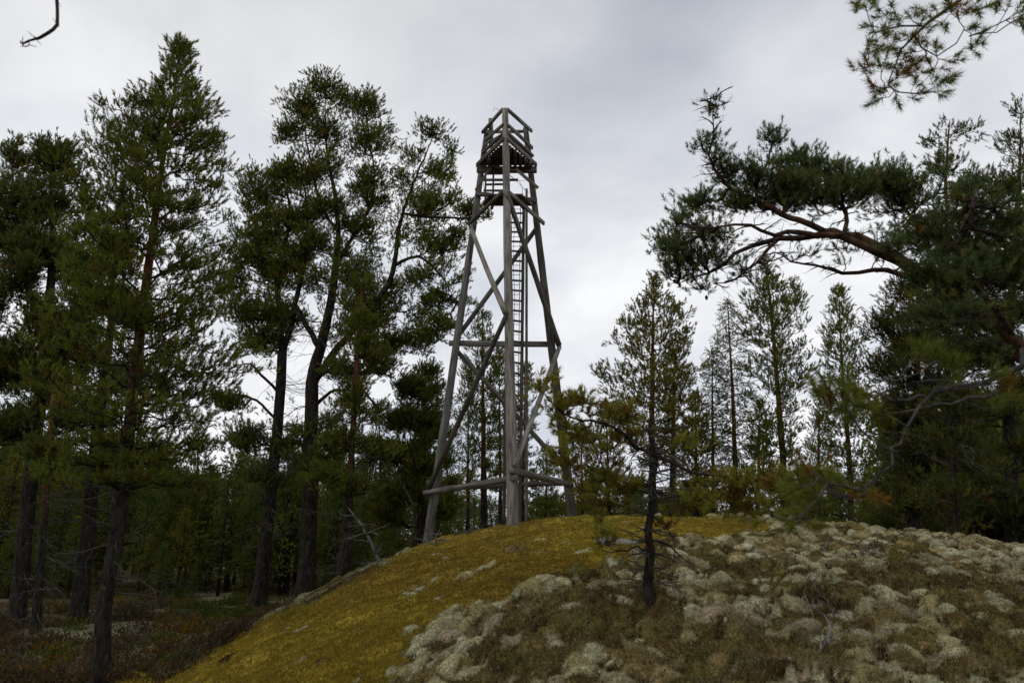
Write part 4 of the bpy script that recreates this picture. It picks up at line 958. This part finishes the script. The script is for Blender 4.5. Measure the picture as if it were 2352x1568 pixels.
g4 = ([P(2080, 918, 3.1), P(2045, 895, 3.0), P(2030, 870, 3.0)], [.006, .004, .002])
g5 = ([P(2008, 1105, 2.9), P(1960, 1120, 2.8), P(1900, 1110, 2.8), P(1860, 1080, 2.8)], [.006, .005, .004, .002])
g6 = ([q0 + [.05, 0, 3.3], P(2460, -60, 3.7), P(2350, -40, 3.75), P(2240, -20, 3.8), P(2120, 60, 3.8), P(2070, 110, 3.8), P(2040, 190, 3.8)], [.03, .022, .016, .013, .009, .006, .003])
g7 = ([P(2120, 60, 3.8), P(2040, 65, 3.8), P(1990, 100, 3.8), P(1985, 150, 3.8)], [.006, .005, .003, .002])
g8 = ([P(2240, -20, 3.8), P(2150, -20, 3.9), P(2060, -30, 3.9), P(1990, -20, 3.9), P(1960, 25, 3.9)], [.008, .006, .005, .004, .002])
g9 = ([P(2100, 85, 3.8), P(2150, 130, 3.75), P(2215, 70, 3.7), P(2230, 110, 3.7)], [.005, .004, .003, .002])
nn_ = [(2020, 22), (2050, 30), (2010, 62), (2035, 75), (2062, 60), (2000, 95), (1995, 122), (2015, 118), (2040, 105), (2070, 95), (1988, 168), (1998, 150), (2025, 160), (2045, 148), (2012, 200), (2040, 195), (2060, 178), (2078, 160), (2095, 120), (2110, 100), (2130, 95), (2150, 115),
       (2098, 165), (2110, 60), (2090, 40), (2120, 30), (2150, 20), (2180, 25), (2200, 40), (2225, 30), (2165, 55), (2230, 115), (2245, 92), (2238, 62), (2060, 210), (2030, 225), (2100, 215), (2115, 195), (2140, 160), (2175, 180), (2160, 195), (2150, 210), (1968, 28), (1990, 20), (2065, 130), (2085, 140), (2130, 135), (2170, 140), (2205, 15), (2250, 20)]
an = np.array([P(x_, y_, 3.8 + rt.normal() * .12) for x_, y_ in nn_]); 
an2 = np.array([P(x_, y_, 3.6 + rt.normal() * .1) for x_, y_ in [(2315, 20), (2335, 30), (2325, 50), (2350, 40), (2370, 20), (2350, 62)]])
nl_ = [(1905, 935), (1930, 905), (1960, 920), (1985, 900), (1890, 915), (1945, 940), (2005, 935), (2280, 880), (2300, 930), (1880, 1110), (1900, 1125), (1920, 1100), (1850, 1090), (1840, 1120), (1950, 1125), (1870, 1150), (1790, 1190), (1830, 1200), (1985, 1150), (2190, 860), (2145, 830), (2110, 815)]
al = np.array([P(x_ + rt.normal() * 14 * k_, y_ + rt.normal() * 12 * k_, 3.0 + rt.normal() * .12) for x_, y_ in nl_ for k_ in (0, 1)])
tree("pine_tree", "pine outside the frame whose near blurred grey boughs enter at right and top right", tkn, np.vstack([an, an2, al]), DG, limbs=[g1, g2, g3, g4, g5, g6, g7, g8, g9], seed=80, bark=(.055, .050, .043), green=np.array([.13, .15, .028]),
     shoots=3, m=64, nl=.052, w=.0034, sl=.06, jit=.045, bf=.8, upt=.1, red=2, rust=.12, twr=.0024, branch_col=(.07, .064, .056), a1=85, sag=.1)
q1 = np.array([-3.6, 3.0, hz(-3.6, 3.0)])
def bare_tree(name, label, trunk, limbs, cat, col, rng, group=None, tw=0):
    root = thing(name, trunk[0][0], label, cat, group); ac = Acc()
    for k, (pts, rad) in enumerate([trunk] + limbs):
        q, r_ = smooth_poly(pts, rad, .06 if k else .15, .004 if k else .02, rng); V, F = tube(q, r_, 8, True, .12, rng); ac.add(V, F, col)
        if k and tw:
            for _ in range(tw):
                i = int(rng.random() * len(q)); d = nrm(rng.random(3) - .5); V, F = tube([q[i], q[i] + d * .02, q[i] + d * .035], [.002, .0015, .0008], 4); ac.add(V, F, col)
    ac.build("trunk", "bark", root); return root
bare_tree("sapling", "bare dark twig hanging into the sky at the top left corner", ([q1, q1 + [.05, 0, 1.5], q1 + [0.1, .05, 3.4], q1 + [.5, .1, 4.6]], [.04, .033, .022, .015]),
    [([q1 + [.5, .1, 4.6], P(100, -120, 2.9), P(128, -30, 2.9), P(131, 20, 2.9), P(131, 58, 2.9), P(112, 76, 2.9), P(88, 88, 2.9), P(68, 93, 2.9), P(52, 101, 2.9), P(47, 94, 2.9)], [.014, .008, .007, .007, .0075, .0075, .0065, .005, .0045, .002]),
     ([P(66, 94, 2.9), P(67, 102, 2.9), P(61, 107, 2.9), P(53, 106, 2.9), P(51, 100, 2.9)], [.002, .0024, .0024, .0026, .003]),
     ([P(131, 58, 2.9), P(137, 61, 2.9)], [.003, .001]), ([P(82, 89, 2.9), P(76, 84, 2.9)], [.002, .0008])], "sapling", (.03, .025, .022), rt, None, 3)

# ------------------------------------------------------------------ small gnarled pine on the lichen slope
f0_ = G(1495, 1400); Yf = f0_[1]
s_ = lambda x_, y_, d=0: P(x_, y_, Yf + d)
tf = ([f0_ - [0, 0, .05], s_(1488, 1340), s_(1493, 1270, .02), s_(1489, 1215), s_(1501, 1150, -.02), s_(1496, 1110), s_(1507, 1060, .02), s_(1500, 1020), s_(1488, 985), s_(1500, 950)], [.056, .044, .040, .037, .034, .029, .022, .016, .009, .004])
lf = [([s_(1506, 1050), s_(1460, 1022, -.1), s_(1410, 985, -.25), s_(1360, 968, -.35), s_(1310, 958, -.45), s_(1280, 935, -.5), s_(1245, 905, -.5), s_(1228, 882, -.5)], [.022, .018, .015, .012, .010, .007, .005, .002]),
      ([s_(1360, 968, -.35), s_(1340, 940, -.4), s_(1330, 920, -.4)], [.006, .004, .002]),
      ([s_(1504, 1045), s_(1550, 1065, -.2), s_(1610, 1085, -.4), s_(1680, 1095, -.5), s_(1760, 1110, -.6), s_(1840, 1115, -.7)], [.022, .018, .015, .011, .008, .003]),
      ([s_(1500, 1110), s_(1460, 1120, .2), s_(1420, 1110, .3), s_(1370, 1080, .4)], [.016, .012, .009, .003]),
      ([s_(1500, 1130), s_(1560, 1140, .2), s_(1620, 1120, .4), s_(1650, 1100, .5)], [.014, .011, .007, .003]),
      ([s_(1494, 1262), s_(1460, 1258, -.2), s_(1420, 1268, -.3), s_(1380, 1262, -.4)], [.012, .009, .007, .003]),
      ([s_(1496, 1240), s_(1540, 1255, .1), s_(1580, 1290, .15), s_(1600, 1302, .2)], [.012, .009, .006, .002]),
      ([s_(1496, 1180), s_(1530, 1200, -.1), s_(1550, 1250, -.15), s_(1545, 1310, -.2)], [.010, .008, .005, .002])]
af = env([(1240, 895, 18, 18, -.5), (1285, 940, 25, 20, -.45), (1330, 925, 20, 16, -.4), (1385, 950, 28, 22, -.35), (1305, 990, 25, 25, -.4), (1430, 960, 30, 20, -.2)], 34, Yf, rt, pr=.12, per=5)
af2 = env([(1340, 1010, 45, 28, -.2), (1300, 1060, 30, 40, .1), (1400, 1050, 50, 30, .3), (1450, 1010, 40, 25), (1380, 1100, 50, 25, .3), (1450, 1140, 60, 35, .1), (1540, 1100, 50, 35), (1560, 1150, 60, 30, .2), (1500, 1190, 50, 25), (1420, 1190, 50, 20, .1), (1400, 1240, 30, 20, -.3), (1520, 1230, 40, 25, -.1), (1560, 1020, 40, 20, -.1)], 140, Yf, rt, pr=.18, per=5)
af3 = env([(1640, 1110, 50, 30, -.4), (1700, 1125, 60, 32, -.5), (1780, 1120, 50, 28, -.6), (1850, 1110, 40, 25, -.7), (1600, 1090, 35, 25, -.3), (1740, 1090, 60, 22, -.5), (1690, 1160, 50, 20, -.4), (1820, 1150, 40, 15, -.6)], 62, Yf, rt, pr=.36, per=4)
tree("pine_tree", "small gnarled pine with sparse yellowing needles growing on the lichen slope", tf, np.vstack([af, af2, af3]), None, limbs=lf, seed=90, green=np.array([.24, .235, .04]),
     shoots=4, m=30, nl=.06, w=.0085, sl=.09, jit=.10, bf=.5, upt=.3, red=2, rust=.22, twr=.0028, branch_col=(.075, .062, .05), dead=100, dead_z=(.10, .95), dead_len=.34, deadcol=(.07, .065, .055), a1=75, sag=.1)

# ------------------------------------------------------------------ dead saplings and twigs at the foot of the dome
def sap(label, pts, Y, rad, seed, name="dead_sapling", cat="dead tree", n=22, ln=.5, col=(.12, .11, .10)):
    t_ = based(pts, Y, rad); return tree(name, label, t_, np.zeros((0, 3)), None, bark=tuple(np.array(col) * .8), seed=seed, dead=n, dead_z=(.15, .98), dead_len=ln, red=2, deadcol=col)
sap("dead leaning sapling arching left from the lichen strip at the foot of the dome", [(893, 1336), (872, 1290), (852, 1245), (830, 1205), (800, 1166)], 17.0, [.045, .040, .035, .028, .012], 101, n=16, ln=.7)
sap("dark bare sapling leaning over beside the left tower leg", [(950, 1180), (935, 1130), (900, 1080), (870, 1055), (820, 1040)], 20.0, [.035, .03, .025, .018, .008], 102, n=10, ln=.8, col=(.04, .033, .028))
sap("bare grey twiggy shrub in front of the left tower leg", [(1003, 1262), (1000, 1238), (1010, 1215)], 15.5, [.016, .012, .005], 103, "shrub", "shrub", 24, .5)
sap("small bare twiggy shrub between the front and left tower legs", [(1065, 1240), (1072, 1222), (1090, 1212)], 16.0, [.014, .010, .005], 104, "shrub", "shrub", 20, .45, (.08, .075, .06))
# fallen branches lying on the ground
def fallen(label, pts, r0, seed, col=(.10, .085, .07)):
    rng = np.random.default_rng(seed); g = [G(*p_) + [0, 0, .05] for p_ in pts]; root = thing("fallen_branch", g[0], label, "branch", "dead branches lying on the rock dome"); ac = Acc()
    q, r_ = smooth_poly(g, np.linspace(r0, r0 * .3, len(g)), .06, .03, rng); q[:, 2] = samp(q[:, 0], q[:, 1])[0] + .03 + .03 * rng.random(len(q)); V, F = tube(q, r_, 6, True, .1, rng); ac.add(V, F, col)
    for _ in range(9):
        i = int(rng.random() * (len(q) - 2)); d = nrm(np.array([rng.random() - .5, rng.random() - .5, .15 + .25 * rng.random()])); L = .12 + .3 * rng.random()
        V, F = tube([q[i], q[i] + d * L * .5, q[i] + d * L + [0, 0, -.03]], [r0 * .4, r0 * .3, r0 * .12], 4); ac.add(V, F, col)
    ac.build("wood", "twig", root)
fallen("forked twig lying on the dark patch at the lower right", [(3340 * .5742, 2480 * .5742), (1905, 1400), (1870, 1380), (1850, 1350)], .010, 1)
fallen("grey curved twig near the bottom right of centre", [(1890, 1545), (1912, 1500), (1908, 1460), (1885, 1425)], .010, 2, (.17, .16, .15))
fallen("long thin branch across the pale lichens on the right", [(1960, 1305), (2020, 1262), (2075, 1245), (2120, 1262)], .013, 3)
fallen("dark crooked branch at the right crest", [(2150, 1255), (2200, 1262), (2240, 1268), (2290, 1272)], .016, 4)
fallen("low bare branch among the pale lichens left of the right crest", [(1880, 1275), (1930, 1262), (1985, 1258)], .010, 5)
fallen("dark stick at the front of the moss by the small gnarled pine", [(1390, 1262), (1425, 1262), (1470, 1258)], .010, 6)
# bare rock showing through the moss
rk = G(1415, 1247); k = 26; a_ = np.linspace(0, 2 * np.pi, k, endpoint=False); V = [rk + [0, 0, .06]]
rr_ = np.random.default_rng(4)
for rad_, hh in ((.35, .055), (.7, .04), (1.0, -.05)):
    for j in range(k):
        f_ = 1 + .25 * math.sin(a_[j] * 2 + 1) + .12 * (rr_.random() - .5); xx, yy = rk[0] + math.cos(a_[j]) * .34 * rad_ * f_, rk[1] + math.sin(a_[j]) * .22 * rad_ * f_
        V.append([xx, yy, samp(np.array([xx]), np.array([yy]))[0][0] + hh + .012 * rr_.random()])
F = [[0, 1 + j, 1 + (j + 1) % k] for j in range(k)]
for r_ in range(2):
    for j in range(k):
        A, B, D, E_ = 1 + r_ * k + j, 1 + r_ * k + (j + 1) % k, 1 + (r_ + 1) * k + (j + 1) % k, 1 + (r_ + 1) * k + j; F += [[A, E_, D], [A, D, B]]
tag(mesh("rock_slab", np.array(V), np.array(F), ["rock"], None, smooth=True), "flat grey rock slab showing through the moss left of the small gnarled pine", "rock")

# ------------------------------------------------------------------ far wood behind everything
def proto(seed, h, w, dens, green):
    rng = np.random.default_rng(seed); n = int(150 * dens); zc = h * (.12 + .88 * rng.random(n) ** .9)
    r = w * np.clip((1 - zc / h) * 1.5 + .12, .1, 1) * (.3 + .7 * rng.random(n) ** .6); az = rng.random(n) * 6.283
    c = np.stack([r * np.cos(az), r * np.sin(az), zc + .15 * r], -1)
    A = np.stack([0 * zc, 0 * zc, zc - .05 * r], -1)
    Vb, Fb = edges_mesh(A, c, np.full(n, .018), np.full(n, .006), 3)
    Vt, Ft = tube([[0, 0, -.5], [0, 0, h * .5], [0.05, 0, h]], [.13, .09, .02], 6)
    c4 = np.repeat(c, 6, 0) + rng.normal(size=(n * 6, 3)) * [.24, .24, .12]; D = nrm(rng.normal(size=(n * 6, 3)) * .6 + [0, 0, .7])
    col = green * np.repeat(.6 + .8 * rng.random((n, 1)), 6, 0)
    Vn, Fn, cn = tufts(c4, D, np.full(n * 6, .2), 6, .13, .05, col, rng)
    V = np.vstack([Vn, Vb, Vt]); F = np.vstack([Fn, Fb + len(Vn), Ft + len(Vn) + len(Vb)])
    return V, F, np.vstack([cn, np.broadcast_to([.04, .033, .027], (len(Vb), 3)), np.broadcast_to([.055, .04, .03], (len(Vt), 3))])
PR = [proto(1, 8, 1.5, 1.3, BLUEG), proto(2, 9, 1.9, 1.5, GREEN), proto(3, 7, 1.6, 1.2, OLIVE * .9), proto(4, 6, 1.6, 1.2, BLUEG * .9), proto(5, 5, 1.8, 1.2, np.array([.10, .13, .025]))]
def wood(name, label, spots):
    ac = Acc()
    for x_, y_, sc_, k in spots:
        V, F, c = PR[k]; a_ = rt.random() * 6.283; R = np.array([[math.cos(a_), -math.sin(a_), 0], [math.sin(a_), math.cos(a_), 0], [0, 0, 1]])
        ac.add(V @ R.T * sc_ + [x_, y_, hz(x_, y_)], F, c * (.8 + .4 * rt.random()))
    o = ac.build(name, "needles", None, False); o["kind"] = "stuff"; o["label"] = label; o["category"] = "wood"; return o
sp = []
for i in range(175):
    px_ = -250 + 1330 * rt.random(); Yt = 27 + 45 * rt.random() ** 1.2
    if px_ > 800 and Yt < 36: continue
    top = 1040 + 110 * rt.random() - 40 * (px_ < 300); b_ = P(px_, 1200, Yt); zt = P(px_, top, Yt)[2]; h0 = zt - hz(b_[0], Yt); k = int(rt.integers(0, 5)) if 450 < px_ < 900 else int(rt.integers(0, 4)); H0 = (8, 9, 7, 6, 5)[k]
    sp.append((b_[0], Yt, max(.35, h0 / H0), k))
for i in range(150):
    px_ = -250 + 1230 * rt.random(); Yt = 25 + 22 * rt.random(); b_ = P(px_, 1200, Yt); gz_ = hz(b_[0], Yt); k = int(rt.integers(0, 5)); H0 = (8, 9, 7, 6, 5)[k]
    if gz_ > -1.4: continue
    sp.append((b_[0], Yt, (.8 + 2.2 * rt.random() ** 1.5) / H0, k))
wood("far_wood", "dark far wood closing the view behind the left pines", sp)
sp = []
for i in range(120):
    px_ = 1000 + 1600 * rt.random(); Yt = 36 + 34 * rt.random(); top = (1125 if px_ < 1330 else 1100) + 80 * rt.random() - 200 * (px_ > 2050)
    b_ = P(px_, 1200, Yt); zt = P(px_, top, Yt)[2]; h0 = zt - hz(b_[0], Yt); k = int(rt.integers(0, 4)); H0 = (8, 9, 7, 6)[k]
    sp.append((b_[0], Yt, max(.4, h0 / H0), k))
wood("far_wood", "pale far wood seen low behind the crest of the dome", sp)
# bilberry and heather clumps on the low ground
V_, F_, C_ = [], [], []; n0_ = 0
x = []; y = []; cc = []
for i in range(420):
    px_ = -80 + 960 * rt.random(); yy = 10.5 + 26 * rt.random() ** 1.3; xx = (px_ - W2) / FPX / 1.03 * yy
    if hz(xx, yy) > -1.35: continue
    k = 150; r_ = .25 + .35 * rt.random(); a_ = rt.random(k) * 6.283; q = np.sqrt(rt.random(k)) * r_
    x.append(xx + q * np.cos(a_)); y.append(yy + q * np.sin(a_))
    c0 = [np.array([.085, .055, .030]), np.array([.065, .06, .025]), np.array([.09, .12, .02]), np.array([.16, .09, .015]), np.array([.11, .10, .07])][rt.choice(5, p=[.47, .24, .06, .10, .13])]
    if 440 < px_ < 720 and 20 < yy < 28: c0 = np.array([.07, .085, .018])
    cc.append(np.broadcast_to(c0, (k, 3)) * (.6 + .8 * rt.random((k, 1))))
x = np.concatenate(x); y = np.concatenate(y); cc = np.vstack(cc); z = samp(x, y)[0]
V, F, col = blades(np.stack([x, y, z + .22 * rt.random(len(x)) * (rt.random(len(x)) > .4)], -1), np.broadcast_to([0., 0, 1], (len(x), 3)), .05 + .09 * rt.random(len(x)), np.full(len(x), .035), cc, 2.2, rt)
o = mesh("undergrowth", V, F, ["fuzz"], col); o["kind"] = "stuff"; tag(o, "heather and bilberry undergrowth on the low forest floor", "undergrowth")
